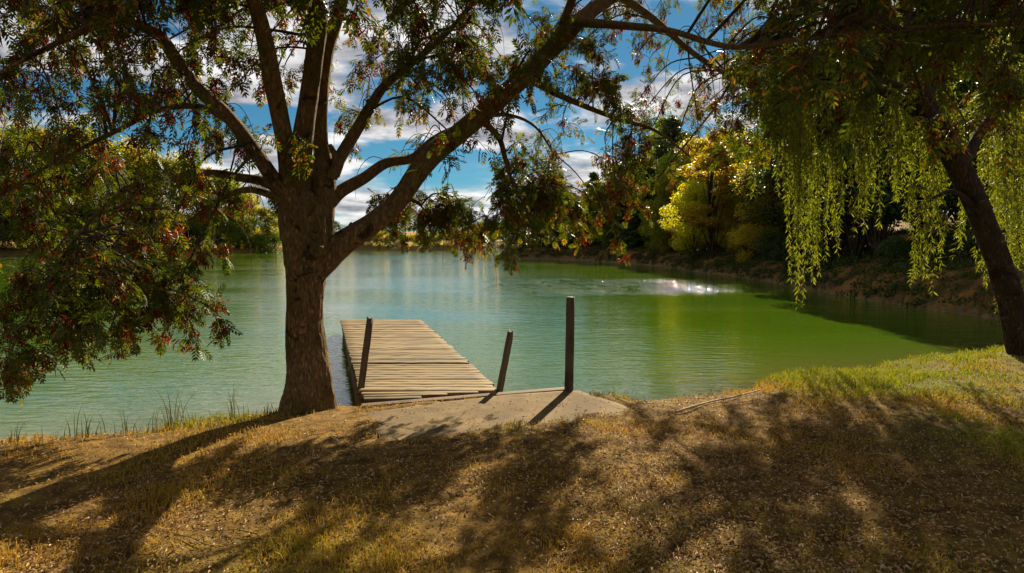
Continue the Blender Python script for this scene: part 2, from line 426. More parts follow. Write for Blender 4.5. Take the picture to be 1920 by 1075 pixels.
# ground: dry turf, bare earth, green patches, leaf-strewn slopes, far stubble fields
m, nt, out = new_mat('ground_earth')
g = nn(nt, 'ShaderNodeNewGeometry')
def gn(s, d, r=0.6, loc=(0, 0, 0)):
    mpx = nn(nt, 'ShaderNodeMapping'); mpx.inputs['Location'].default_value = loc
    nt.links.new(g.outputs['Position'], mpx.inputs[0])
    n = nn(nt, 'ShaderNodeTexNoise', i_Scale=s, i_Detail=d, i_Roughness=r); nt.links.new(mpx.outputs[0], n.inputs['Vector']); return n.outputs[0]
nbig, nmid, nfin = gn(0.9, 4), gn(6.0, 5, loc=(3, 1, 0)), gn(60.0, 4, loc=(7, 7, 0))
at_g = nn(nt, 'ShaderNodeAttribute', attribute_name='green'); at_f = nn(nt, 'ShaderNodeAttribute', attribute_name='field')
at_l = nn(nt, 'ShaderNodeAttribute', attribute_name='litter'); at_w = nn(nt, 'ShaderNodeAttribute', attribute_name='wet')
near = mix_n(nt, smap(nt, nmid, 0.3, 0.7), (0.07, 0.037, 0.008), (0.24, 0.135, 0.027))
near = mix_n(nt, math_n(nt, 'MULTIPLY', smap(nt, nfin, 0.4, 0.7), 0.55), near, (0.045, 0.026, 0.008))
near = mix_n(nt, math_n(nt, 'MULTIPLY', at_g.outputs['Fac'], smap(nt, nmid, 0.35, 0.6)), near, (0.09, 0.095, 0.010))
lit = mix_n(nt, smap(nt, gn(0.8, 6, 0.7, (2, 9, 0)), 0.38, 0.62), (0.05, 0.034, 0.012), (0.20, 0.10, 0.026))
fld = mix_n(nt, smap(nt, gn(0.035, 3, 0.5), 0.42, 0.56), (0.30, 0.165, 0.045), (0.19, 0.135, 0.03))
col = mix_n(nt, at_l.outputs['Fac'], near, lit)
col = mix_n(nt, at_f.outputs['Fac'], col, fld)
bed = mix_n(nt, smap(nt, nmid, 0.35, 0.65), (0.10, 0.075, 0.035), (0.22, 0.16, 0.08))
col = mix_n(nt, at_w.outputs['Fac'], col, bed)
b = nn(nt, 'ShaderNodeBsdfPrincipled', i_Roughness=0.96); b.inputs['Specular IOR Level'].default_value = 0.08
nt.links.new(col, b.inputs['Base Color'])
bp = nn(nt, 'ShaderNodeBump', i_Strength=0.9, i_Distance=0.03); nt.links.new(math_n(nt, 'ADD', nmid, math_n(nt, 'MULTIPLY', nfin, 0.4)), bp.inputs['Height'])
nt.links.new(bp.outputs[0], b.inputs['Normal']); nt.links.new(b.outputs[0], out.inputs[0]); M['ground'] = m

# water: turbid green body under a rippled surface; a patch far out is ruffled by wind
m, nt, out = new_mat('lake_water')
g = nn(nt, 'ShaderNodeNewGeometry')
def wn(scale, detail, rough=0.5, rot=0.0):
    mpx = nn(nt, 'ShaderNodeMapping'); mpx.inputs['Scale'].default_value = scale; mpx.inputs['Rotation'].default_value = (0, 0, rot)
    nt.links.new(g.outputs['Position'], mpx.inputs[0])
    n = nn(nt, 'ShaderNodeTexNoise', i_Scale=1.0, i_Detail=detail, i_Roughness=rough, i_Distortion=0.3); nt.links.new(mpx.outputs[0], n.inputs['Vector']); return n.outputs[0]
w1 = wn((2.4, 6.5, 1), 3.0, 0.55, 0.12); w2 = wn((0.5, 1.3, 1), 2.0, 0.5, -0.15)
calm = wn((0.07, 0.16, 1), 2.0)
spx = nn(nt, 'ShaderNodeSeparateXYZ'); nt.links.new(g.outputs['Position'], spx.inputs[0])
def bell(axis, c, w):
    return smap(nt, math_n(nt, 'ABSOLUTE', math_n(nt, 'SUBTRACT', spx.outputs[axis], c)), w, w * 0.25)
ruff = math_n(nt, 'MULTIPLY', bell(0, 4.6, 7.0), bell(1, 31.5, 7.0))
w3 = wn((6.0, 5.0, 1), 2.0, 0.5, 0.2)
amp = math_n(nt, 'ADD', smap(nt, calm, 0.35, 0.62, 0.45, 1.15), 0.0)
hgt = math_n(nt, 'MULTIPLY', math_n(nt, 'ADD', math_n(nt, 'MULTIPLY', w1, 0.016), math_n(nt, 'MULTIPLY', w2, 0.013)), amp)
brk = smap(nt, wn((1.6, 0.55, 1), 3.0, 0.6), 0.38, 0.56)
hgt = math_n(nt, 'ADD', hgt, math_n(nt, 'MULTIPLY', math_n(nt, 'MULTIPLY', math_n(nt, 'MULTIPLY', w3, ruff), brk), 0.10))
w4 = wn((11.0, 16.0, 1), 2.0, 0.5, 0.4)
hgt = math_n(nt, 'ADD', hgt, math_n(nt, 'MULTIPLY', math_n(nt, 'MULTIPLY', math_n(nt, 'MULTIPLY', w4, ruff), brk), 0.078))
bp = nn(nt, 'ShaderNodeBump', i_Strength=1.0, i_Distance=1.0); nt.links.new(hgt, bp.inputs['Height'])
at_s = nn(nt, 'ShaderNodeAttribute', attribute_name='shallow')
body = mix_n(nt, smap(nt, calm, 0.3, 0.7), (0.042, 0.092, 0.003), (0.068, 0.118, 0.004))
body = mix_n(nt, at_s.outputs['Fac'], body, (0.12, 0.11, 0.03))
b = nn(nt, 'ShaderNodeBsdfPrincipled', i_Roughness=0.03, i_IOR=1.45)
nt.links.new(body, b.inputs['Base Color']); nt.links.new(bp.outputs[0], b.inputs['Normal'])
tp = nn(nt, 'ShaderNodeBsdfTransparent'); tp.inputs[0].default_value = (0.75, 0.85, 0.6, 1)
mx = nn(nt, 'ShaderNodeMixShader')
at_t = nn(nt, 'ShaderNodeAttribute', attribute_name='clear'); nt.links.new(at_t.outputs['Fac'], mx.inputs[0])
nt.links.new(b.outputs[0], mx.inputs[1]); nt.links.new(tp.outputs[0], mx.inputs[2]); nt.links.new(mx.outputs[0], out.inputs[0])
M['water'] = m

def tint_mat(name, cols, trans=0.3, rough=0.7):
    """blade / leaf material whose colour runs along the per-piece 'tint' attribute"""
    m, nt, out = new_mat(name)
    a = nn(nt, 'ShaderNodeAttribute', attribute_name='tint')
    cr = nn(nt, 'ShaderNodeValToRGB'); e = cr.color_ramp.elements
    while len(e) < len(cols): e.new(0.5)
    for i, c in enumerate(cols): e[i].position = i / (len(cols) - 1); e[i].color = (*c, 1)
    nt.links.new(a.outputs['Fac'], cr.inputs[0])
    b = nn(nt, 'ShaderNodeBsdfPrincipled', i_Roughness=rough); b.inputs['Specular IOR Level'].default_value = 0.2
    tr = nn(nt, 'ShaderNodeBsdfTranslucent'); mx = nn(nt, 'ShaderNodeMixShader'); mx.inputs[0].default_value = trans
    nt.links.new(cr.outputs[0], b.inputs['Base Color']); nt.links.new(cr.outputs[0], tr.inputs[0])
    nt.links.new(b.outputs[0], mx.inputs[1]); nt.links.new(tr.outputs[0], mx.inputs[2]); nt.links.new(mx.outputs[0], out.inputs[0])
    return m
M['grass'] = tint_mat('turf_blades', [(0.44, 0.245, 0.032), (0.35, 0.205, 0.024), (0.30, 0.245, 0.012), (0.24, 0.26, 0.007)], 0.35)
M['litter'] = tint_mat('dry_leaves', [(0.12, 0.045, 0.018), (0.30, 0.15, 0.055), (0.48, 0.31, 0.14), (0.56, 0.42, 0.23)], 0.2, 0.6)
M['rush'] = tint_mat('rush_blades', [(0.03, 0.035, 0.012), (0.07, 0.075, 0.02), (0.15, 0.12, 0.04)], 0.3)

# ------------------------------------------------------------------ terrain and lake
WATER_Z = -0.45
LAKE = np.array([(-45, -8), (-20, 0.6), (-11, 3.2), (-8, 4.6), (-5.6, 5.6), (-4.4, 6.05), (-3.4, 6.42), (-2.75, 6.85), (-2.2, 7.35), (-1.6, 7.3), (-0.9, 7.35), (0.0, 7.55), (0.65, 7.75),
                 (1.3, 7.6), (2.0, 7.75), (2.7, 8.1), (3.0, 8.6), (3.5, 9.1), (4.3, 9.25), (4.9, 9.5), (5.2, 10.0), (6.3, 10.6), (7.3, 10.9), (8.3, 11.6), (10, 12.8),
                 (11.8, 15), (12.8, 18), (12.3, 23), (12.5, 29), (13.0, 34), (13.2, 40), (12.4, 50), (11.4, 60), (9.2, 68), (5.0, 75), (0.6, 78.5), (-1.9, 80.5),
                 (-1.2, 84), (6, 92), (12, 110), (14, 135), (6, 145), (-20, 147), (-40, 146), (-52, 138), (-48, 122), (-42, 114), (-52, 106), (-66, 96), (-86, 86), (-105, 60), (-95, 20), (-70, -6)], float)

def sd_lake(x, y):
    """signed distance to the lake shore, positive on land"""
    P = np.stack([x, y], 1); A = LAKE; B = np.roll(LAKE, -1, 0)
    best = np.full(len(P), 1e18); inside = np.zeros(len(P), bool)
    for a, b_ in zip(A, B):
        e = b_ - a; w = P - a
        t = np.clip((w @ e) / (e @ e), 0, 1); dd = ((w - t[:, None] * e) ** 2).sum(1); best = np.minimum(best, dd)
        c = (a[1] > P[:, 1]) != (b_[1] > P[:, 1])
        with np.errstate(divide='ignore', invalid='ignore'):
            xi = (b_[0] - a[0]) * (P[:, 1] - a[1]) / (b_[1] - a[1]) + a[0]
        inside ^= c & (P[:, 0] < xi)
    d = np.sqrt(best); return np.where(inside, -d, d)

# outline of the concrete apron
poly = np.array([gp(697, 772, -0.06), gp(800, 757, -0.07), gp(930, 744, -0.08), gp(1050, 733, -0.08), gp(1085, 732, -0.08), gp(1140, 748, -0.06), gp(1205, 769, -0.05),
                 gp(1150, 783, -0.05), gp(1070, 795, -0.04), gp(960, 806, -0.04), gp(850, 820, -0.04), gp(760, 834, -0.04), gp(700, 836, -0.04), gp(705, 800, -0.05)])
pc = poly[:, :2].mean(0)
Pp = np.vstack([poly, poly[:1]])[:, :2]
seg = np.concatenate([[0], np.cumsum(np.linalg.norm(np.diff(Pp, axis=0), axis=1))]); nB = 150
tt = np.linspace(0, seg[-1], nB, endpoint=False)
bd = np.stack([np.interp(tt, seg, Pp[:, 0]), np.interp(tt, seg, Pp[:, 1])], 1)
front = smoothstep(7.0, 6.4, bd[:, 1])
bd = bd + (bd - pc) / np.linalg.norm(bd - pc, axis=1)[:, None] * (0.10 * noise2(bd[:, 0], bd[:, 1], 3, 77) + 0.06 * noise2(bd[:, 0], bd[:, 1], 9, 78))[:, None] * front[:, None]
def slab_z(x, y): return -0.082 + 0.020 * (7.6 - np.asarray(y)) + 0.008 * noise2(x, y, 1.5, 5)

def sd_slab(x, y):
    P = np.stack([x, y], 1); A = poly[:, :2]; B = np.roll(A, -1, 0); best = np.full(len(P), 1e18); ins = np.zeros(len(P), bool)
    for a, b_ in zip(A, B):
        e = b_ - a; w = P - a; t = np.clip((w @ e) / (e @ e), 0, 1); best = np.minimum(best, ((w - t[:, None] * e) ** 2).sum(1))
        c = (a[1] > P[:, 1]) != (b_[1] > P[:, 1])
        with np.errstate(divide='ignore', invalid='ignore'): xi = (b_[0] - a[0]) * (P[:, 1] - a[1]) / (b_[1] - a[1]) + a[0]
        ins ^= c & (P[:, 0] < xi)
    d = np.sqrt(best); return np.where(ins, -d, d)

def terrain(x, y, full=False):
    x = np.atleast_1d(np.asarray(x, float)); y = np.atleast_1d(np.asarray(y, float))
    s = sd_lake(x, y) + 0.10 * noise2(x, y, 1.1, 3) + 0.04 * noise2(x, y, 4.0, 4) + smoothstep(20, 60, y) * 0.8 * noise2(x, y, 0.15, 9)
    z = np.where(s > 0, WATER_Z + 0.30 * smoothstep(0, 0.22, s) + 0.12 * smoothstep(0.1, 1.2, s) + 0.03 * smoothstep(1, 3, s),
                 WATER_Z - 0.9 * (1 - np.exp(s / 2.2)) - 0.04)
    r = np.hypot(x, y)
    # the wooded slope on the right, the low shores beyond
    wr = smoothstep(10.0, 14.0, x + 14 * smoothstep(52, 74, y)) * smoothstep(12, 19, y) * (1 - smoothstep(85, 110, y))
    z = z + np.where(s > 0, wr * (0.40 * smoothstep(0, 1.0, s) + 0.20 * np.minimum(s, 8) + 0.07 * np.clip(s - 8, 0, 60)), 0)
    wf = smoothstep(70, 85, y) * (1 - wr) + smoothstep(40, 60, -x) * (1 - smoothstep(70, 85, y))
    z = z + np.where(s > 0, np.clip(wf, 0, 1) * (0.5 * smoothstep(0, 2, s) + 0.022 * np.minimum(s, 260) * (1 + 0.3 * noise2(x, y, 0.012, 21))), 0)
    # gentle humps on the near lawn
    lawn = np.where(s > 0, 1, 0) * (1 - smoothstep(14, 22, r))
    z = z + lawn * (0.035 * noise2(x, y, 0.8, 11) + 0.012 * noise2(x, y, 3.1, 12)) * smoothstep(0, 1.5, np.maximum(s, 0))
    z = z + (s > 0) * smoothstep(22, 60, r) * 0.35 * noise2(x, y, 0.12, 14)
    nearslab = (np.abs(x) < 3) & (y > 4.5) & (y < 8.5)
    if nearslab.any():                                  # the lawn meets the apron almost flush
        xs, ys = x[nearslab], y[nearslab]; ds = sd_slab(xs, ys)
        w_ = (1 - smoothstep(0.0, 0.45, ds)) * smoothstep(0.0, 0.25, s[nearslab])
        rag = ds + 0.05 + 0.12 * noise2(xs, ys, 2.6, 81) + 0.07 * noise2(xs, ys, 7.0, 82) - 0.16 * smoothstep(6.9, 7.2, ys)
        z[nearslab] = z[nearslab] * (1 - w_) + (slab_z(xs, ys) + 0.010 - 0.045 * smoothstep(0.03, -0.10, rag)) * w_
    if full: return z, s, wr, np.clip(wf, 0, 1)
    return z

def tz(x, y): return float(terrain([x], [y])[0])

def greenness(x, y):
    g_ = 0.30 + 0.55 * noise2(x, y, 0.75, 31) + 0.25 * noise2(x, y, 2.6, 32)
    g_ = g_ + 0.75 * smoothstep(2.2, 3.6, x) * smoothstep(6.0, 7.4, y) + 0.25 * smoothstep(2.6, 4.0, x) * smoothstep(4.5, 6, y)
    g_ = g_ - 0.55 * np.exp(-((x - 7.2) ** 2 / 1.5 + (y - 8.6) ** 2 / 0.8)) - 0.35 * smoothstep(-0.5, -2.2, x) * smoothstep(4.2, 5.4, y)
    g_ = g_ + 0.75 * np.exp(-np.maximum(sd_lake(x, y), 0) / .35) * smoothstep(-2.3, -3.0, x)
    return np.clip(g_, 0, 1)

ang = np.concatenate([np.linspace(-180, -62, 60, endpoint=False), np.linspace(-62, 62, 320, endpoint=False), np.linspace(62, 180, 60, endpoint=False)])
rad_ = np.concatenate([[0.0], np.geomspace(0.8, 2.4, 14)[:-1], np.geomspace(2.4, 14, 200)[:-1], np.geomspace(14, 200, 170)[:-1], np.geomspace(200, 4500, 44)])
AA, RR = np.meshgrid(np.radians(ang), rad_[1:])
gx, gy = (RR * np.sin(AA)).ravel(), (RR * np.cos(AA)).ravel()
gx = np.concatenate([[0], gx]); gy = np.concatenate([[0], gy])
gz_, gs, gwr, gwf = terrain(gx, gy, True)
na_ = len(ang); nr = len(rad_) - 1
i = np.arange(nr - 1)[:, None] * na_ + 1; j = np.arange(na_)[None]; j2 = (j + 1) % na_
quads = np.stack([i + j, i + na_ + j, i + na_ + j2, i + j2], -1).reshape(-1, 4)
jj = np.arange(na_); tris = np.stack([np.zeros(na_, int), 1 + jj, 1 + (jj + 1) % na_], -1)
ground = link('ground', make_mesh('ground', np.stack([gx, gy, gz_], 1), [quads, tris], [M['ground']], True,
              {'green': greenness(gx, gy), 'field': np.clip(gwf, 0, 1) * smoothstep(0.5, 5, gs), 'litter': smoothstep(0.02, 0.3, gwr),
               'wet': smoothstep(0.05, -0.1, gs)}), kind='structure')

# water sheet: its own polar grid so that depth near the shore can clear it
ang_w = np.radians(np.linspace(-88, 66, 260)); rad_w = np.concatenate([np.geomspace(3.6, 16, 120)[:-1], np.geomspace(16, 175, 60)])
AW, RW = np.meshgrid(ang_w, rad_w); wx, wy = (RW * np.sin(AW)).ravel(), (RW * np.cos(AW)).ravel()
wz, ws, _, _ = terrain(wx, wy, True)
nW = len(ang_w)
i = np.arange(len(rad_w) - 1)[:, None] * nW; j = np.arange(nW - 1)[None]
wq = np.stack([i + j, i + nW + j, i + nW + j + 1, i + j + 1], -1).reshape(-1, 4)
keep = (ws[wq] < 1.2).any(1); wq = wq[keep]
used = np.unique(wq); remap = np.full(len(wx), -1); remap[used] = np.arange(len(used)); wq = remap[wq]
nearw = 1 - smoothstep(12, 20, np.hypot(wx, wy))
clear = np.clip(np.exp(ws / 0.45), 0, 1) * 0.75 * nearw
shal = np.clip(np.exp(ws / 1.6), 0, 1) * nearw
link('lake_water', make_mesh('lake_water', np.stack([wx, wy, np.full_like(wx, WATER_Z)], 1)[used], [wq], [M['water']], True,
     {'clear': clear[used], 'shallow': shal[used]}), kind='structure')

# ------------------------------------------------------------------ jetty, posts, concrete apron
DZ = -0.12                                            # deck height
def Lx(y): return -1.72 - 0.282 * (y - 7.64)
def Rx(y): return -0.14 - 0.263 * (y - 7.78)
Y0, Y1, PITCHP = 7.86, 15.1, 0.151
jetty = thing('wooden_jetty', (Lx(Y0) / 2 + Rx(Y0) / 2, Y0, WATER_Z), 'long jetty of pale weathered boards running out from the concrete apron', 'jetty')
JO = np.array(jetty.location)
protos = []
for k in range(5):
    geo = Geo(); n = 13; t = np.linspace(0, 1, n); w = 0.0695; th = 0.036
    tw = rng.uniform(-0.003, 0.003, n); V = []
    for q in range(n):
        bx = t[q]; e1, e2 = 0.0018 * rng.normal(size=2)
        for (yy, zz) in ((-w + e1, -th), (w + e2, -th), (w + e2 - 0.0005, -0.002), (w + e2 - 0.003, 0.0), (-w + e1 + 0.003, 0.0), (-w + e1 + 0.0005, -0.002)):
            V.append([bx - 0.27 * yy / 1.62, yy, zz + tw[q]])
    V = np.array(V); F = []
    for q in range(n - 1):
        for c in range(6): F.append([q * 6 + c, q * 6 + (c + 1) % 6, (q + 1) * 6 + (c + 1) % 6, (q + 1) * 6 + c])
    geo.add(V, F, [[5, 4, 3, 2, 1, 0], [(n - 1) * 6 + c for c in range(6)]])
    protos.append(geo.mesh('plank', [M['plank']]))
npl = int((Y1 - Y0) / PITCHP)
breaks = {11: 0.022, 24: 0.014, 27: -0.012, 38: 0.01, 44: -0.008}
zoff = 0.0
for k in range(npl):
    y = Y0 + k * PITCHP + random.uniform(-0.005, 0.005)
    o = link('plank', protos[k % 5], jetty)
    e = random.uniform(-0.012, 0.012)
    step = 0.018 if 11 <= k < 24 else (0.004 if k < 11 else (0.012 if 24 <= k < 38 else 0.0))
    if k in (11, 24): y += 0.018
    o.location = (Lx(y) + e - JO[0], y - JO[1], DZ + step + random.uniform(-0.004, 0.004) - JO[2])
    o.scale = (Rx(y) - Lx(y) + random.uniform(-0.015, 0.015), 1, 1)
    o.rotation_euler = (random.uniform(-.01, .01), random.uniform(-.002, .002), random.uniform(-.003, .003))
for f in (0.04, 0.5, 0.96):                            # stringers under the deck
    geo = Geo()
    a = np.array([Lx(Y0) * (1 - f) + Rx(Y0) * f, Y0 - 0.25, 0]); b_ = np.array([Lx(Y1) * (1 - f) + Rx(Y1) * f, Y1, 0])
    d = norm(b_ - a); s = np.array([d[1], -d[0], 0]) * 0.035
    V = [p + q + [0, 0, z] for p in (a, b_) for q in (-s, s) for z in (DZ - 0.22, DZ - 0.042)]
    geo.add(np.array(V), [[0, 1, 3, 2], [4, 6, 7, 5], [0, 4, 5, 1], [2, 3, 7, 6], [1, 5, 7, 3], [0, 2, 6, 4]])
    link('stringer', geo.mesh('stringer', [M['beam']], origin=JO), jetty)
for yy in (8.6, 11.4, 14.7):
    for f in (0.06, 0.94):
        geo = Geo(); p = np.array([Lx(yy) * (1 - f) + Rx(yy) * f, yy])
        zb = tz(*p) - 0.1
        tube(geo, spline([[p[0], p[1], zb], [p[0] + .01, p[1], DZ - 0.05]], 6), np.full(6, 0.07), 10, bark=0.04)
        link('pile', geo.mesh('pile', [M['post']], True, origin=JO), jetty)
# skewed boards closing the wedge between the deck and the bank
wedge = [((-1.74, 7.68, -0.088), (-0.18, 7.72, -0.10), 0.10), ((-1.68, 7.50, -0.085), (-0.38, 7.61, -0.095), 0.11),
         ((-1.62, 7.34, -0.08), (-0.72, 7.50, -0.09), 0.11), ((-1.58, 7.18, -0.075), (-0.98, 7.31, -0.085), 0.10)]
for a, b_, w in wedge:
    a, b_ = np.array(a), np.array(b_); L = np.linalg.norm(b_ - a)
    geo = Geo(); box(geo, (0, -w / 2, -0.035), (L, w / 2, 0.0), 0.004)
    me = bevel_mesh(geo.mesh('plank', [M['plank']]), 0.005)
    o = link('plank', me, jetty); o.location = a - JO; o.rotation_euler = (random.uniform(-.05, .05), math.asin((a[2] - b_[2]) / L), math.atan2(b_[1] - a[1], b_[0] - a[0]))

# sill timber between jetty and apron
A, B = np.array([-1.56, 6.98, -0.13]), np.array([0.64, 7.72, -0.115]); L = np.linalg.norm(B - A)
geo = Geo(); box(geo, (0, -0.06, -0.14), (L, 0.06, 0.035), 0.006)
me = bevel_mesh(geo.mesh('timber_beam', [M['beam']]), 0.012, 2)
o = link('timber_beam', me, None, A, label='dark weathered sill timber lying along the concrete edge to the tall post', category='beam')
o.rotation_euler = (0.0, -math.asin((B[2] - A[2]) / L), math.atan2(B[1] - A[1], B[0] - A[0]))

def post(base, top, w, label, seed):
    base, top = np.asarray(base, float), np.asarray(top, float)
    geo = Geo(); rr = np.random.default_rng(seed); n = 9
    V = []
    for q in range(n):
        t = q / (n - 1); c = np.array([0, 0, np.linalg.norm(top - base) * t]); 
        for k in range(12):
            a = 2 * math.pi * (k + 0.5) / 12
            ca, sa = math.cos(a), math.sin(a); m_ = max(abs(ca), abs(sa)); r_ = min(1.0 / m_, 1.14) * w / 2
            r_ *= 1 + 0.035 * rr.normal() + (-0.06 if q == n - 1 else 0)
            V.append(c + [ca * r_, sa * r_, (0.012 * rr.normal() if q == n - 1 else 0)])
    F = [[q * 12 + k, q * 12 + (k + 1) % 12, (q + 1) * 12 + (k + 1) % 12, (q + 1) * 12 + k] for q in range(n - 1) for k in range(12)]
    V.append(np.array([0, 0, np.linalg.norm(top - base) - 0.004])); c_ = len(V) - 1; b0 = (n - 1) * 12
    geo.add(np.array(V), F, [[b0 + k, b0 + (k + 1) % 12, c_] for k in range(12)])
    o = link('wooden_post', geo.mesh('wooden_post', [M['post']]), None, base, label=label, category='post', group='mooring posts by the jetty')
    d = norm(top - base); o.rotation_mode = 'QUATERNION'
    from mathutils import Vector
    o.rotation_quaternion = Vector((0, 0, 1)).rotation_difference(Vector(d))
    return o
pR = px(1066, 734, 7.62); pRt = px(1070, 558, 7.62); pR[2] -= 0.25
post(pR, pRt, 0.098, 'tall upright square dark post at the end of the sill timber', 1)
pM = px(936, 736, 7.78); pMt = px(958, 622, 7.9); pM = pM + (pM - pMt) * 0.35
post(pM, pMt, 0.078, 'short leaning dark post standing in the water beside the jetty', 2)
pL = px(677, 728, 7.8); pLt = px(694, 598, 7.9); pL = pL + (pL - pLt) * 0.4
post(pL, pLt, 0.078, 'leaning dark post rising at the left corner of the jetty deck', 3)

# concrete apron
V, F = [], []
for f in np.linspace(1, 0.08, 12):
    q = pc + (bd - pc) * f; V.append(np.column_stack([q, slab_z(q[:, 0], q[:, 1])]))
V.append(np.column_stack([bd * 1.0, slab_z(bd[:, 0], bd[:, 1]) - 0.16])); V.append(np.array([[pc[0], pc[1], slab_z([pc[0]], [pc[1]])[0]]]))
k = np.arange(nB); k2 = (k + 1) % nB
for r_ in range(11): F.append(np.stack([r_ * nB + k, (r_ + 1) * nB + k, (r_ + 1) * nB + k2, r_ * nB + k2], 1))
F.append(np.stack([12 * nB + k, k, k2, 12 * nB + k2], 1))
tri = np.stack([11 * nB + k, np.full(nB, 13 * nB), 11 * nB + k2], 1)
VV = np.concatenate(V); org = np.array([pc[0], pc[1], -0.2])
link('concrete_apron', make_mesh('concrete_apron', VV - org, F + [tri], [M['concrete']], True), None, org,
     label='worn tan concrete apron sloping from the lawn to the sill timber', category='slab')
def in_slab(x, y):
    P = np.stack([x, y], 1); ins = np.zeros(len(P), bool); A_, B_ = bd, np.roll(bd, -1, 0)
    for a, b_ in zip(A_, B_):
        c = (a[1] > P[:, 1]) != (b_[1] > P[:, 1])
        if not c.any(): continue
        with np.errstate(divide='ignore', invalid='ignore'): xi = (b_[0] - a[0]) * (P[:, 1] - a[1]) / (b_[1] - a[1]) + a[0]
        ins ^= c & (P[:, 0] < xi)
    return ins

# ------------------------------------------------------------------ the ash tree
TD = 6.95
ASH_LEAF = compound_template(4); ASH_LEAF3 = compound_template(3, 0.44, 0.15)
def light_template(T, pairs):
    V, F = T; n = (2 * pairs + 1) * 6; V2 = []; F2 = []
    for q in range(2 * pairs + 1):
        v = V[q * 6:q * 6 + 6]; F2.append([4 * q, 4 * q + 1, 4 * q + 2, 4 * q + 3]); V2 += [v[0], (v[1] + v[2]) / 2 + (v[1] - v[5]) * .08, v[3], (v[4] + v[5]) / 2 - (v[1] - v[5]) * .08]
    return np.array(V2), np.array(F2)
ASH_LIGHT = light_template(ASH_LEAF, 4)
SEED = single_template(1.0, 0.22, 0.1, 0.2)
ash = thing('ash_tree', (px(576, 752, TD)[0], TD, tz(px(576, 752, TD)[0], TD)), 'big forked ash tree with drooping branches on the bank beside the jetty', 'tree')
AO = np.array(ash.location)

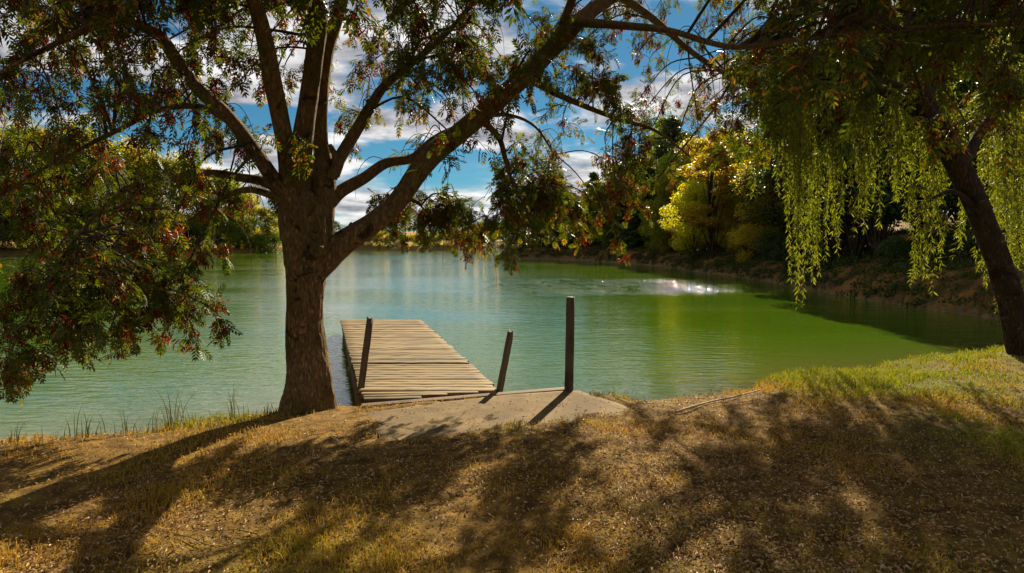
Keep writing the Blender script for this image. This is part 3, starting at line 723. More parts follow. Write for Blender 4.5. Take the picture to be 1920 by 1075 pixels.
def limb_path(pts):
    """(x px, y px, depth, width px) -> spline of centre points and radii"""
    P = np.array([[*px(x, y, d), 0.93 * w * d / FPX / 2] for x, y, d, w in pts])
    n = max(12, int(np.linalg.norm(np.diff(P[:, :3], axis=0), axis=1).sum() / 0.07))
    return spline(P, n)
LIMBS = {
 'trunk': [(575, 800, TD, 118), (575, 770, TD, 116), (576, 752, TD, 108), (577, 735, TD, 100), (577, 700, TD, 91), (575, 650, TD, 82), (572, 600, TD, 76), (573, 550, TD, 77), (575, 500, TD, 86), (575, 465, TD, 96), (574, 430, TD, 99), (573, 400, TD, 96), (572, 375, TD, 78), (571, 355, TD, 40)],
 'mainstem': [(556, 450, 6.93, 66), (553, 400, 6.92, 64), (556, 350, 6.92, 56), (562, 300, 6.93, 48), (570, 245, 6.95, 40), (581, 170, 7.0, 37), (590, 100, 7.0, 36), (597, 40, 7.05, 36), (588, -20, 7.05, 30), (570, -130, 7.1, 22), (560, -260, 7.1, 12), (550, -360, 7.1, 5)],
 'rightstem': [(596, 450, 7.0, 60), (600, 400, 7.05, 58), (606, 350, 7.1, 54), (607, 310, 7.15, 42), (601, 260, 7.2, 29), (603, 180, 7.3, 27), (613, 100, 7.4, 26), (630, 40, 7.5, 25), (648, -20, 7.5, 22), (690, -130, 7.7, 16), (730, -260, 7.9, 7)],
 'leftstem': [(545, 390, 6.85, 44), (542, 340, 6.78, 40), (538, 290, 6.7, 38), (527, 230, 6.6, 36), (511, 150, 6.45, 35), (501, 95, 6.35, 33), (487, 35, 6.25, 30), (465, -30, 6.1, 26), (430, -130, 5.9, 17), (390, -240, 5.7, 7)],
 'leftlimb': [(546, 400, 6.85, 40), (530, 365, 6.75, 35), (505, 325, 6.65, 30), (462, 262, 6.5, 28), (418, 208, 6.35, 27), (372, 168, 6.2, 25), (330, 112, 6.05, 24), (292, 62, 5.95, 21), (215, 38, 5.9, 16), (130, 70, 5.8, 12), (50, 110, 5.7, 8), (-60, 170, 5.7, 4)],
 'lowlimb': [(545, 385, 7.0, 26), (505, 345, 7.05, 20), (450, 333, 7.1, 17), (398, 325, 7.0, 15), (330, 328, 6.9, 13), (250, 348, 6.7, 11), (185, 400, 6.5, 9), (130, 465, 6.3, 7), (70, 560, 6.1, 5), (20, 660, 6.0, 3)],
 'sidelimb': [(440, 236, 6.4, 14), (380, 202, 6.5, 12), (300, 206, 6.6, 11), (220, 245, 6.6, 9), (130, 290, 6.5, 7), (40, 340, 6.4, 5), (-60, 400, 6.4, 3)],
 'backlimb': [(525, 372, 7.2, 18), (470, 356, 7.5, 14), (420, 370, 7.8, 11), (350, 420, 7.9, 8), (280, 480, 7.8, 6), (230, 560, 7.6, 4), (190, 660, 7.4, 2.5)],
 'archlimb': [(612, 385, 7.1, 34), (640, 358, 7.2, 27), (685, 332, 7.35, 23), (725, 306, 7.5, 20), (775, 296, 7.7, 18), (815, 262, 7.9, 16), (870, 235, 8.1, 12), (940, 215, 8.4, 8), (1000, 235, 8.7, 5), (1040, 290, 8.9, 3)],
 'upperlimb': [(608, 345, 7.1, 32), (635, 300, 7.15, 25), (665, 250, 7.25, 23), (695, 200, 7.3, 21), (722, 160, 7.4, 18), (765, 124, 7.5, 15), (830, 70, 7.7, 11), (890, 0, 7.9, 8), (940, -90, 8.1, 5)],
 'greatlimb': [(590, 505, 6.98, 60), (612, 482, 7.0, 60), (645, 455, 7.05, 50), (700, 418, 7.1, 42), (745, 378, 7.2, 40), (780, 328, 7.3, 41), (815, 287, 7.4, 42), (870, 242, 7.55, 40), (930, 192, 7.7, 38), (990, 137, 7.85, 36), (1040, 87, 8.0, 34), (1095, 32, 8.2, 30), (1160, -12, 8.5, 24), (1260, -60, 9.2, 17), (1380, -95, 10.0, 11), (1500, -100, 10.6, 7), (1640, -80, 11.2, 3)],
 'rightbough': [(1085, 42, 8.05, 20), (1165, 48, 7.9, 16), (1255, 58, 7.6, 13), (1370, 88, 7.0, 11), (1490, 75, 6.2, 10), (1640, 60, 5.5, 9), (1830, 45, 5.0, 6), (1990, 60, 4.8, 3)],
 'droopbough': [(985, 145, 7.85, 16), (1060, 184, 8.1, 12), (1150, 220, 8.4, 9), (1230, 246, 8.6, 6), (1295, 295, 8.7, 3)],
 'hangbough': [(900, 222, 7.6, 16), (935, 258, 7.7, 12), (948, 300, 7.8, 10), (960, 340, 7.9, 8), (985, 390, 8.0, 6), (1000, 440, 8.0, 3)],
 'farbough': [(1160, -10, 8.5, 18), (1230, 40, 9.2, 14), (1300, 100, 9.8, 11), (1380, 150, 10.8, 8), (1460, 190, 11.4, 4)],
 'added_overlimb': [(590, 60, 7.05, 22), (620, -160, 6.2, 18), (700, -520, 5.0, 14), (850, -1100, 3.8, 10), (1050, -2000, 2.8, 5)],  # this and the next two: unseen limbs added to carry sky-blocking foliage
 'added_overbough': [(465, -30, 6.1, 18), (380, -260, 5.2, 14), (250, -620, 4.3, 10), (100, -1200, 3.3, 5)],
 'added_crossbough': [(1040, 87, 8.0, 18), (1120, -120, 7.2, 15), (1250, -400, 6.2, 12), (1450, -800, 5.0, 9), (1700, -1300, 4.0, 5)],
 'underbough': [(735, 392, 7.2, 12), (760, 372, 7.5, 10), (790, 385, 7.7, 8), (815, 415, 7.8, 5), (840, 450, 7.8, 3)],
}
LP = {k: limb_path(v) for k, v in LIMBS.items()}
limb_obj = {}
for q, (k, P) in enumerate(LP.items()):
    geo = Geo()
    if k == 'trunk':
        P = spline(P, 230)
        tube(geo, P[:, :3], P[:, 3] * 0.95, 96, bark=0.085, flare=0.42, seed=q)
        # burr collars and a healed knot
        for (x, y, r0, k_) in ((560, 520, 0.05, 1), (600, 470, 0.09, 2), (565, 390, 0.08, 3), (545, 385, 0.05, 4)):
            c = px(x, y, TD) + np.array([0, -0.19, 0]); th = np.linspace(0, 2 * math.pi, 14, endpoint=False); ph = np.linspace(0.05, math.pi - .05, 9)
            T_, H_ = np.meshgrid(th, ph); D_ = np.stack([np.sin(H_) * np.cos(T_), np.sin(H_) * np.sin(T_) * 0.7, np.cos(H_)], -1).reshape(-1, 3)
            D_ = D_ * (r0 * (1 + 0.35 * vnoise(D_ * 2.5 + 3 * k_, 5)))[:, None] * np.array([1.25, 0.9, 0.75])
            ii = np.arange(8)[:, None] * 14; j_ = np.arange(14)[None]; F = np.stack([ii + j_, ii + 14 + j_, ii + 14 + (j_ + 1) % 14, ii + (j_ + 1) % 14], -1).reshape(-1, 4)
            geo.add(c + D_, F)
        limb_obj[k] = link('trunk', geo.mesh('trunk', [M['bark']], True, origin=AO), ash)
        continue
    big = P[0, 3] > 0.06
    tube(geo, P[:, :3], P[:, 3], 28 if big else 12, bark=0.07 if big else 0.06, seed=q)
    if k == 'greatlimb':
        c = px(658, 440, 7.0); tube(geo, spline([[*c, .035], [*(c + [0.0, -0.02, 0.07]), .028], [*(c + [0.015, -0.03, 0.12]), .015]], 8)[:, :3], [.035, .034, .032, .03, .027, .022, .018, .012], 8, bark=.12)
    if k == 'rightstem':
        for a_, b2 in ((((622, 335), (630, 300), (619, 272)), 20), (((628, 330), (645, 292), (662, 268)), 16)):
            C = np.array([[*px(x, y, 7.02 - 0.02 * z_), b2 * (1 - .3 * z_) * 7 / FPX / 2] for z_, (x, y) in enumerate(a_)]); C = spline(C, 10); tube(geo, C[:, :3], C[:, 3], 10, bark=.12, seed=50)
    limb_obj[k] = link('limb', geo.mesh('limb', [M['bark']], True, origin=AO), ash)
# healed knot scar on the front of the trunk
geo = Geo(); kc = px(577, 612, TD) + np.array([0, -0.203, 0])
for s_, (rx, rz, yy) in enumerate(((0.042, 0.066, 0.0),)):
    a = np.linspace(0, 2 * math.pi, 24, endpoint=False)
    prof = [(1.0, 0.03), (0.92, -0.004), (0.78, -0.012), (0.62, -0.002), (0.45, 0.012), (0.2, 0.016)]
    wob = 1 + .12 * np.sin(2 * a + 1) + .08 * np.sin(5 * a)
    V = np.concatenate([np.stack([np.cos(a) * rx * f * wob, np.full(24, y_), np.sin(a) * rz * f * wob], 1) for f, y_ in prof] + [np.array([[0, .016, 0]])])
    F = np.concatenate([np.stack([r_ * 24 + np.arange(24), r_ * 24 + (np.arange(24) + 1) % 24, (r_ + 1) * 24 + (np.arange(24) + 1) % 24, (r_ + 1) * 24 + np.arange(24)], 1) for r_ in range(5)])
    geo.add(V + kc, F, np.stack([5 * 24 + np.arange(24), 5 * 24 + (np.arange(24) + 1) % 24, np.full(24, 144)], 1))
M['knot'] = flat_mat('knot_wood', (0.13, 0.06, 0.03), (0.30, 0.16, 0.085), 25)
link('knot', geo.mesh('knot', [M['knot']], True, origin=AO), ash, label='reddish healed knot on the trunk')

# foliage: coarse density of the crown over the picture (cells of 80 px, rows from y = -240)
GRID = {
 -240: '334444444444444555667766',
 -160: '445555544445555677777777',
  -80: '667777655566666888888877',
    0: '899988766888887889999999',
   80: '778888645888873799999988',
  160: '776666434667644689976543',
  240: '665543323343334565100000',
  320: '654444401122543210000000',
  400: '654443000023541000000000',
  480: '665420000000000000000000',
  560: '542100000000000000000000',
  640: '210000000000000000000000',
}
clumps = []
for y0, row in GRID.items():
    for c, ch in enumerate(row):
        dn = int(ch) * 0.31
        n = int(dn) + (rng.random() < dn - int(dn))
        for _ in range(n):
            x = c * 80 + rng.uniform(0, 80); y = y0 - 38 + rng.uniform(0, 80)
            if y > 760: continue
            if x < 520: d = rng.uniform(5.3, 8.3)
            elif x < 1000: d = rng.uniform(6.0, 7.7)
            elif x < 1200: d = rng.uniform(7.8, 9.8)
            elif x < 1440: d = rng.uniform(9.3, 12.0)
            else: d = rng.uniform(4.7, 7.5) if rng.random() < .55 else rng.uniform(9.5, 12.0)
            if 470 < x < 680 and y > 60: d = rng.uniform(7.5, 9.0)
            if 680 <= x < 1000 and y > 240: d = rng.uniform(7.5, 8.6)
            clumps.append((x, y, d))
SHADE0 = len(clumps)
for _ in range(34):                                    # mostly hidden clumps added to shade the ground on the right
    clumps.append((rng.uniform(1370, 1600), rng.uniform(40, 225), rng.uniform(10, 12.6)))
SHADE1 = len(clumps)
for _ in range(170):                                   # unseen crown above the frame, added to block skylight from the lawn
    p_ = np.array([rng.uniform(-4.5, 4.8), rng.uniform(1.2, 6.2), 0]); p_[2] = CAM_Z + max(0.5 * p_[1] + .6, 2.2) + rng.uniform(0, 2.2)
    f_ = p_[1]; c_, s_ = math.cos(PITCH), math.sin(PITCH); w_ = p_ - [0, 0, CAM_Z]; zc = w_[1] * c_ - w_[2] * s_; yc = w_[1] * s_ + w_[2] * c_
    clumps.append((960 + w_[0] / zc * FPX, 537.5 - yc / zc * FPX, f_))
# hanging groups that the photograph shows clearly
for (x, y, d, n, sx, sy) in ((760, 378, 7.7, 5, 40, 18), (835, 386, 7.8, 8, 40, 22), (960, 365, 8.0, 7, 35, 40), (1030, 366, 8.2, 10, 40, 42), (985, 330, 8.0, 5, 40, 30), (1190, 300, 8.5, 7, 40, 30),
                             (1120, 170, 8.2, 5, 50, 40), (90, 570, 6.0, 7, 60, 35), (240, 535, 6.2, 7, 70, 30), (350, 520, 6.6, 3, 30, 30), (160, 650, 6.0, 1, 15, 10), (325, 570, 6.3, 2, 20, 15), (15, 665, 5.8, 2, 20, 10), (385, 575, 6.5, 1, 8, 8)):
    for _ in range(n): clumps.append((x + rng.normal() * sx * .6, y + rng.normal() * sy * .6, d + rng.uniform(-.4, .4)))

twig_geo = {k: Geo() for k in LP}; leaf_geo = {k: Geo() for k in LP}; seed_geo = {k: Geo() for k in LP}
names = [k for k in LP if k != 'trunk']
nodes = np.concatenate([LP[k][len(LP[k]) // 4:, :4] for k in names]); owner = np.concatenate([[q] * (len(LP[k]) - len(LP[k]) // 4) for q, k in enumerate(names)])

def leaf_batch(P, D, geo, T, smin, smax, down=0.35):
    P, D = np.array(P), np.array(D); n = len(P)
    D = norm(D + rng.normal(size=(n, 3)) * 0.45 + np.array([0, 0, -down]))
    scatter(geo, T, P, frames(D, rng.normal(size=n) * 0.5), rng.uniform(smin, smax, n))

for ci, (x, y, d) in enumerate(clumps):
    c = px(x, y, d)
    dist = np.linalg.norm(nodes[:, :3] - c, axis=1) + np.maximum(0, c[2] - nodes[:, 2]) * 0.35 + np.where(nodes[:, 3] > 0.07, 0.25, 0)
    q = int(np.argmin(dist)); k = names[owner[q]]; a = nodes[q, :3]; Ld = np.linalg.norm(c - a)
    g_t, g_l, g_s = twig_geo[k], leaf_geo[k], seed_geo[k]
    out = norm((c - a) + np.array([0, 0, 0.0]) + rng.normal(size=3) * 0.1)
    rad = rng.uniform(0.20, 0.36)
    # branchlet: rises a little, then bows down through the clump
    tail = c + out * rad * np.array([.7, .7, .2]) + np.array([0, 0, -rad * 0.6])
    mid = a * 0.45 + c * 0.55 + np.array([0, 0, 0.16 * Ld + 0.05]) + rng.normal(size=3) * 0.06 * Ld
    r0 = min(0.006 + 0.008 * Ld, nodes[q, 3] * 0.8 + 0.002)
    br = spline(np.array([[*a, r0], [*mid, r0 * .75], [*c, r0 * .5], [*tail, 0.0022]]), 14)
    tube(g_t, br[:, :3], br[:, 3], 5, cap=False)
    lp, ld = [], []
    for _ in range(rng.integers(5, 8)):
        i0 = rng.integers(5, 13); st = br[i0, :3]
        td = norm(norm(br[i0, :3] - br[i0 - 1, :3]) * 0.5 + rng.normal(size=3) * 0.75 + np.array([0, 0, 0.12]))
        tl = rad * rng.uniform(0.7, 1.35)
        e1 = st + td * tl * .5; e2 = st + td * tl * 0.85 + np.array([0, 0, -tl * 0.32])
        tw = spline(np.array([[*st, .0040], [*e1, .0032], [*e2, .0022]]), 8)
        tube(g_t, tw[:, :3], tw[:, 3], 4, cap=False)
        for m_ in range(2, 8):
            if rng.random() < 0.9:
                dd = norm(tw[m_, :3] - tw[m_ - 1, :3])
                side = norm(np.cross(dd, rng.normal(size=3)))
                for s_ in (-1, 1):
                    if rng.random() < 0.72: lp.append(tw[m_, :3]); ld.append(dd * 0.55 + side * s_ * 0.8)
        lp.append(tw[-1, :3]); ld.append(dd)
        ps = 0.62 if x < 560 else (0.36 if x < 1100 else 0.5)
        if rng.random() < ps:
            cp = tw[rng.integers(3, 8), :3]; n = rng.integers(22, 40)
            P_ = cp + rng.normal(size=(n, 3)) * np.array([.03, .03, .038]) + np.array([0, 0, -0.04])
            D_ = norm(rng.normal(size=(n, 3)) * 0.6 + np.array([0, 0, -1.0]))
            scatter(g_s, SEED, P_, frames(D_, rng.uniform(-3, 3, n)), rng.uniform(0.045, 0.085, n))
    nearf = x > 1420
    if y < -60 or SHADE0 <= ci < SHADE1:  # off-frame and shade clumps get larger leaves to block more light
        leaf_batch(lp[::2], ld[::2], g_l, ASH_LIGHT, .18, .28); continue
    leaf_batch(lp, ld, g_l, ASH_LIGHT if d > 8.4 else (ASH_LEAF if not nearf else ASH_LEAF3), 0.075 if not nearf else .11, 0.15 if not nearf else .20)
# bare arching twigs
for _ in range(130):
    k = names[rng.integers(len(names))]; P = LP[k]; i0 = rng.integers(len(P) // 3, len(P)); a = P[i0, :3]
    if 500 < (a[0] / a[1] * FPX + 960) < 640: continue
    h = norm(np.array([rng.normal(), rng.normal() * .6, 0])); L = rng.uniform(.35, .9)
    tw = spline(np.array([[*a, .005], [*(a + h * L * .4 + [0, 0, .1 * L]), .004], [*(a + h * L * .7 + [0, 0, -.25 * L]), .003], [*(a + h * L * .75 + [0, 0, -.8 * L]), .0015]]), 12)
    tube(twig_geo[k], tw[:, :3], tw[:, 3], 4, cap=False)
for k in LP:
    if leaf_geo[k].n:
        link('twigs', twig_geo[k].mesh('twigs', [M['twig']], True, origin=AO), limb_obj[k], kind='stuff')
        link('foliage', leaf_geo[k].mesh('foliage', [M['ash_leaf']], False, origin=AO), limb_obj[k], kind='stuff')
    if seed_geo[k].n: link('seed_clusters', seed_geo[k].mesh('seed_clusters', [M['seed']], False, origin=AO), limb_obj[k], kind='stuff')
# leafy shoots sprouting from the fork
geo = Geo(); P_, D_ = [], []
for (x, y) in ((560, 265), (575, 275), (555, 285), (548, 250), (580, 290)):
    for _ in range(5): P_.append(px(x + rng.normal() * 8, y + rng.normal() * 8, 6.62)); D_.append([rng.normal() * .6, -.5, -.5 + rng.normal() * .3])
leaf_batch(P_, D_, geo, ASH_LEAF, .14, .2); link('trunk_shoots', geo.mesh('trunk_shoots', [M['ash_leaf']], origin=AO), ash, kind='stuff')

# ------------------------------------------------------------------ the willow
WD = 9.7
wb = px(1922, 668, WD); wb[2] = tz(wb[0], wb[1])
willow = thing('willow_tree', wb, 'leaning willow with long yellow-green strands hanging over the water', 'tree')
WO = np.array(willow.location)
WT = limb_path([(1932, 700, WD, 68), (1920, 662, WD, 56), (1910, 630, WD, 50), (1895, 560, WD, 47), (1868, 480, WD, 46), (1835, 395, WD, 45), (1800, 320, WD, 45), (1765, 250, 9.65, 42), (1735, 190, 9.6, 36), (1710, 120, 9.6, 28)])
geo = Geo(); WT = spline(WT, 110); tube(geo, WT[:, :3], WT[:, 3], 40, bark=0.09, flare=0.22, seed=60); link('trunk', geo.mesh('trunk', [M['willow_bark']], True, origin=WO), willow)
WL = [[(1760, 245, 9.65, 28), (1690, 190, 9.9, 20), (1600, 150, 10.2, 15), (1520, 150, 10.4, 10), (1455, 190, 10.6, 5)],
      [(1735, 190, 9.6, 28), (1680, 110, 10.2, 20), (1600, 40, 11, 15), (1500, 20, 11.6, 10), (1420, 70, 12, 5)],
      [(1715, 130, 9.6, 26), (1700, 20, 9.7, 20), (1660, -120, 9.9, 14), (1580, -200, 10.2, 8), (1490, -190, 10.5, 4)],
      [(1800, 320, 9.7, 26), (1850, 230, 10.2, 19), (1920, 160, 10.8, 14), (2000, 130, 11.3, 9), (2080, 170, 11.7, 5)],
      [(1715, 130, 9.6, 24), (1760, 0, 10, 18), (1840, -110, 10.4, 13), (1940, -160, 10.8, 8), (2050, -130, 11, 4)],
      [(1765, 250, 9.65, 22), (1730, 190, 9.1, 16), (1650, 150, 8.7, 12), (1590, 160, 8.5, 7), (1545, 210, 8.4, 4)],
      [(1835, 395, 9.7, 12), (1790, 360, 9.4, 8), (1745, 375, 9.2, 6), (1715, 410, 9.1, 3)],
      [(1715, 130, 9.6, 22), (1650, -20, 11, 16), (1620, -160, 12, 12), (1640, -300, 12.6, 6)],
      [(1735, 190, 9.6, 22), (1780, 60, 11, 16), (1790, -80, 12, 11), (1760, -240, 12.8, 6)]]
wl_obj, wl_pts = [], []
for q, L in enumerate(WL):
    P = limb_path(L); geo = Geo(); tube(geo, P[:, :3], P[:, 3], 14, bark=0.07, seed=70 + q)
    wl_obj.append(link('limb', geo.mesh('limb', [M['willow_bark']], True, origin=WO), willow)); wl_pts.append(P)
wn_ = np.concatenate([p[len(p) // 6:] for p in wl_pts]); wo_ = np.concatenate([[q] * (len(p) - len(p) // 6) for q, p in enumerate(wl_pts)])
wg_t = [Geo() for _ in WL]; wg_l = [Geo() for _ in WL]
WLEAF = (np.array([[0, 0, 0], [.085, .45, .02], [0, 1, -.2], [-.085, .45, .02]]), np.array([[0, 1, 2, 3]]))
CURT = [(1478, 1508, 150, 572, 22, 10.3), (1516, 1546, 150, 535, 18, 10.5), (1556, 1584, 170, 470, 14, 10.4), (1586, 1604, 170, 400, 6, 10.4), (1612, 1642, 180, 455, 15, 10.2), (1668, 1698, 170, 415, 12, 9.9), (1704, 1728, 180, 400, 9, 10.1), (1734, 1764, 180, 440, 13, 10.1),
        (1764, 1800, 200, 340, 7, 10.0), (1845, 1925, 160, 560, 36, 11.0), (1870, 1990, 140, 640, 40, 11.6), (1412, 1430, 150, 450, 4, 11.5), (1446, 1460, 160, 420, 4, 11.0), (1490, 1700, 140, 300, 12, 10.8),
        (1700, 1790, 390, 530, 10, 9.2), (1800, 1860, 200, 500, 10, 11.2), (1490, 1920, 60, 240, 18, 11.5), (1400, 1950, -170, 100, 110, 11.2), (1400, 1900, -330, -60, 170, 12), (1520, 1640, 150, 330, 8, 8.6), (1480, 1660, 40, 210, 22, 11.8), (1500, 1720, -100, 60, 60, 12.4)]  # rows above the frame: extra strands added to shade foreground and near leaves
for x0, x1, yt, yb, n, d0 in CURT:
    for _ in range(n):
        x = rng.uniform(x0, x1); d = d0 + rng.uniform(-.45, .45)
        top = px(x, yt + rng.normal() * 22, d); bot = px(x + rng.normal() * 9, yt + (yb - yt) * rng.uniform(.38, 1.05), d)
        q = int(np.argmin(np.linalg.norm(wn_[:, :3] - top, axis=1))); a = wn_[q, :3]; o_ = wo_[q]
        sw = rng.normal() * .05
        st = spline(np.array([[*a, .006], [*((a + top) / 2 + [0, 0, .10]), .005], [*top, .004], [*(top * .5 + bot * .5 + [sw, 0, 0]), .0028], [*bot, .0014]]), 26)
        tube(wg_t[o_], st[:, :3], st[:, 3], 4, cap=False)
        Lh = np.linalg.norm(np.diff(st[10:, :3], axis=0), axis=1).sum(); m_ = int(Lh / 0.0125) + 4
        t = rng.uniform(8, 25, m_); i0 = np.minimum(t.astype(int), 24); f = (t - i0)[:, None]
        P_ = st[i0, :3] * (1 - f) + st[i0 + 1, :3] * f
        h = rng.uniform(0, 2 * math.pi, m_); D_ = np.stack([np.cos(h) * .55, np.sin(h) * .55, np.full(m_, -.8) + rng.normal(size=m_) * .3], 1)
        scatter(wg_l[o_], WLEAF, P_, frames(D_, rng.uniform(-3, 3, m_)), rng.uniform(.045, .11, m_))
        for _s in range(rng.integers(1, 4)):                # forked side shoots
            i0 = rng.integers(11, 24); b0 = st[i0, :3]; L_ = rng.uniform(.15, .5); hd = rng.uniform(0, 6.28); o2 = np.array([math.cos(hd), math.sin(hd), 0]) * rng.uniform(.04, .12)
            sh = spline(np.array([b0, b0 + o2 + [0, 0, -L_ * .35], b0 + o2 * 1.3 + [0, 0, -L_]]), 7); tube(wg_t[o_], sh, np.linspace(.002, .001, 7), 3, cap=False)
            m2 = int(L_ / .016); ii = rng.integers(1, 7, m2); P2 = sh[ii] + rng.normal(size=(m2, 3)) * .008; h = rng.uniform(0, 6.28, m2)
            scatter(wg_l[o_], WLEAF, P2, frames(np.stack([np.cos(h) * .6, np.sin(h) * .6, np.full(m2, -.7) + rng.normal(size=m2) * .35], 1), rng.uniform(-3, 3, m2)), rng.uniform(.045, .11, m2))
for q in range(len(WL)):
    if wg_l[q].n:
        link('strands', wg_t[q].mesh('strands', [M['twig']], True, origin=WO), wl_obj[q], kind='stuff'); link('foliage', wg_l[q].mesh('foliage', [M['willow_leaf']], origin=WO), wl_obj[q], kind='stuff')

# ------------------------------------------------------------------ trees and shrubs round the lake
def card_template():
    V = np.array([[0, -.5, 0], [.32, -.05, .06], [0, .55, -.05], [-.32, -.05, .06]]); return V, np.array([[0, 1, 2, 3]])
CARD = card_template()
def broad_proto(seed, H=8.0, Wd=5.0, base=0.2, lumps=34, per=430, card=.17, trunk_r=.11, lean=0.0):
    r = np.random.default_rng(seed); gt, gl = Geo(), Geo()
    tp = spline(np.array([[0, 0, -.4, trunk_r * 1.35], [0, 0, .3, trunk_r], [.08 * r.normal() + lean * .4, .08 * r.normal(), H * .45, trunk_r * .7], [.2 * r.normal() + lean, .2 * r.normal(), H * .86, .02]]), 18)
    tube(gt, tp[:, :3], tp[:, 3], 9, bark=.08, seed=seed)
    for q in range(lumps):
        f = r.uniform(base, .98); z = f * H
        prof = math.sin(math.pi * min(1, (f - base * .7) / (1 - base * .7)) ** .75) ** .7
        a = r.uniform(0, 2 * math.pi); rr = Wd / 2 * prof * math.sqrt(r.uniform(.12, 1))
        c = np.array([math.cos(a) * rr + lean * f, math.sin(a) * rr, z]); R0 = r.uniform(.6, 1.1) * Wd * .19
        i0 = min(15, max(2, int(f * 12))); st = tp[i0, :3]
        bp_ = spline(np.array([[*st, tp[i0, 3] * .5], [*(st * .5 + c * .5 + [0, 0, .05 * H * r.uniform(0, 1)]), .025], [*c, .008]]), 7); tube(gt, bp_[:, :3], bp_[:, 3], 5, cap=False)
        n = int(per * r.uniform(.6, 1.3)); D_ = norm(r.normal(size=(n, 3))); rad = R0 * r.uniform(.35, 1.15, n) ** .7
        P_ = c + D_ * rad[:, None] * np.array([1.1, 1.1, .85])
        Nn = norm(D_ + r.normal(size=(n, 3)) * .7 + [0, 0, .3])
        scatter(gl, CARD, P_, frames(norm(np.cross(Nn, r.normal(size=(n, 3)))), None, Nn), r.uniform(.6, 1.35, n) * card)
    return gt.mesh('trunk', [M['far_bark']], True), gl.mesh('crown', [M['leaf_green']])
def conifer_proto(seed, H=8.0, Wd=3.6):
    r = np.random.default_rng(seed); gt, gl = Geo(), Geo()
    tp = spline(np.array([[0, 0, -.4, .13], [0, 0, H * .5, .08], [.05, 0, H, .012]]), 12); tube(gt, tp[:, :3], tp[:, 3], 8)
    z = .45
    while z < H * .985:
        L0 = Wd / 2 * (1 - z / H) ** .8 + .12
        for _ in range(14):
            a = r.uniform(0, 2 * math.pi); L = L0 * r.uniform(.65, 1.15); dr = np.array([math.cos(a), math.sin(a), 0])
            m_ = int(26 * L) + 8; t = r.uniform(.12, 1, m_)
            P_ = np.array([0, 0, z]) + dr * (t * L)[:, None] + np.stack([0 * t, 0 * t, -.28 * L * t ** 2 + .12 * L * t], 1) + r.normal(size=(m_, 3)) * np.array([.07, .07, .05])
            D_ = dr + r.normal(size=(m_, 3)) * .5 + [0, 0, -.25]
            scatter(gl, CARD, P_, frames(norm(D_), r.normal(size=m_) * .6), r.uniform(.16, .30, m_))
        z += .17
    return gt.mesh('trunk', [M['far_bark']], True), gl.mesh('crown', [M['needle']])
PROTO = {'broad0': broad_proto(11), 'broad1': broad_proto(12, Wd=5.8, base=.12, lumps=38), 'slim': broad_proto(13, Wd=3.2, base=.25, lumps=24, per=330, trunk_r=.09),
         'grove': broad_proto(14, H=10, Wd=5.6, base=.20, lumps=40, per=400, card=.19, trunk_r=.17), 'bush': broad_proto(15, H=3, Wd=4.0, base=.02, lumps=22, per=330, card=.13, trunk_r=.05), 'conifer': conifer_proto(16)}

def plant(kind, x, y, h, label, leaf, cat='tree', group=None, name=None, wide=1.0, rz=None):
    tm, cm = PROTO[kind]; H = {'grove': 10.0, 'bush': 3.0}.get(kind, 8.0); s = h / H
    o = thing(name or {'bush': 'shrub', 'conifer': 'conifer_tree'}.get(kind, 'broadleaf_tree'), (x, y, tz(x, y)), label, cat, group)
    o.scale = (s * wide, s * wide, s); o.rotation_euler = (0, 0, rng.uniform(0, 6.28) if rz is None else rz)
    a = link('trunk', tm, o); b = link('crown', cm, o, kind='stuff')
    b.material_slots[0].link = 'OBJECT'; b.material_slots[0].material = M[leaf]
    return o

def at(pxx, y): return (pxx - 960) / FPX * y
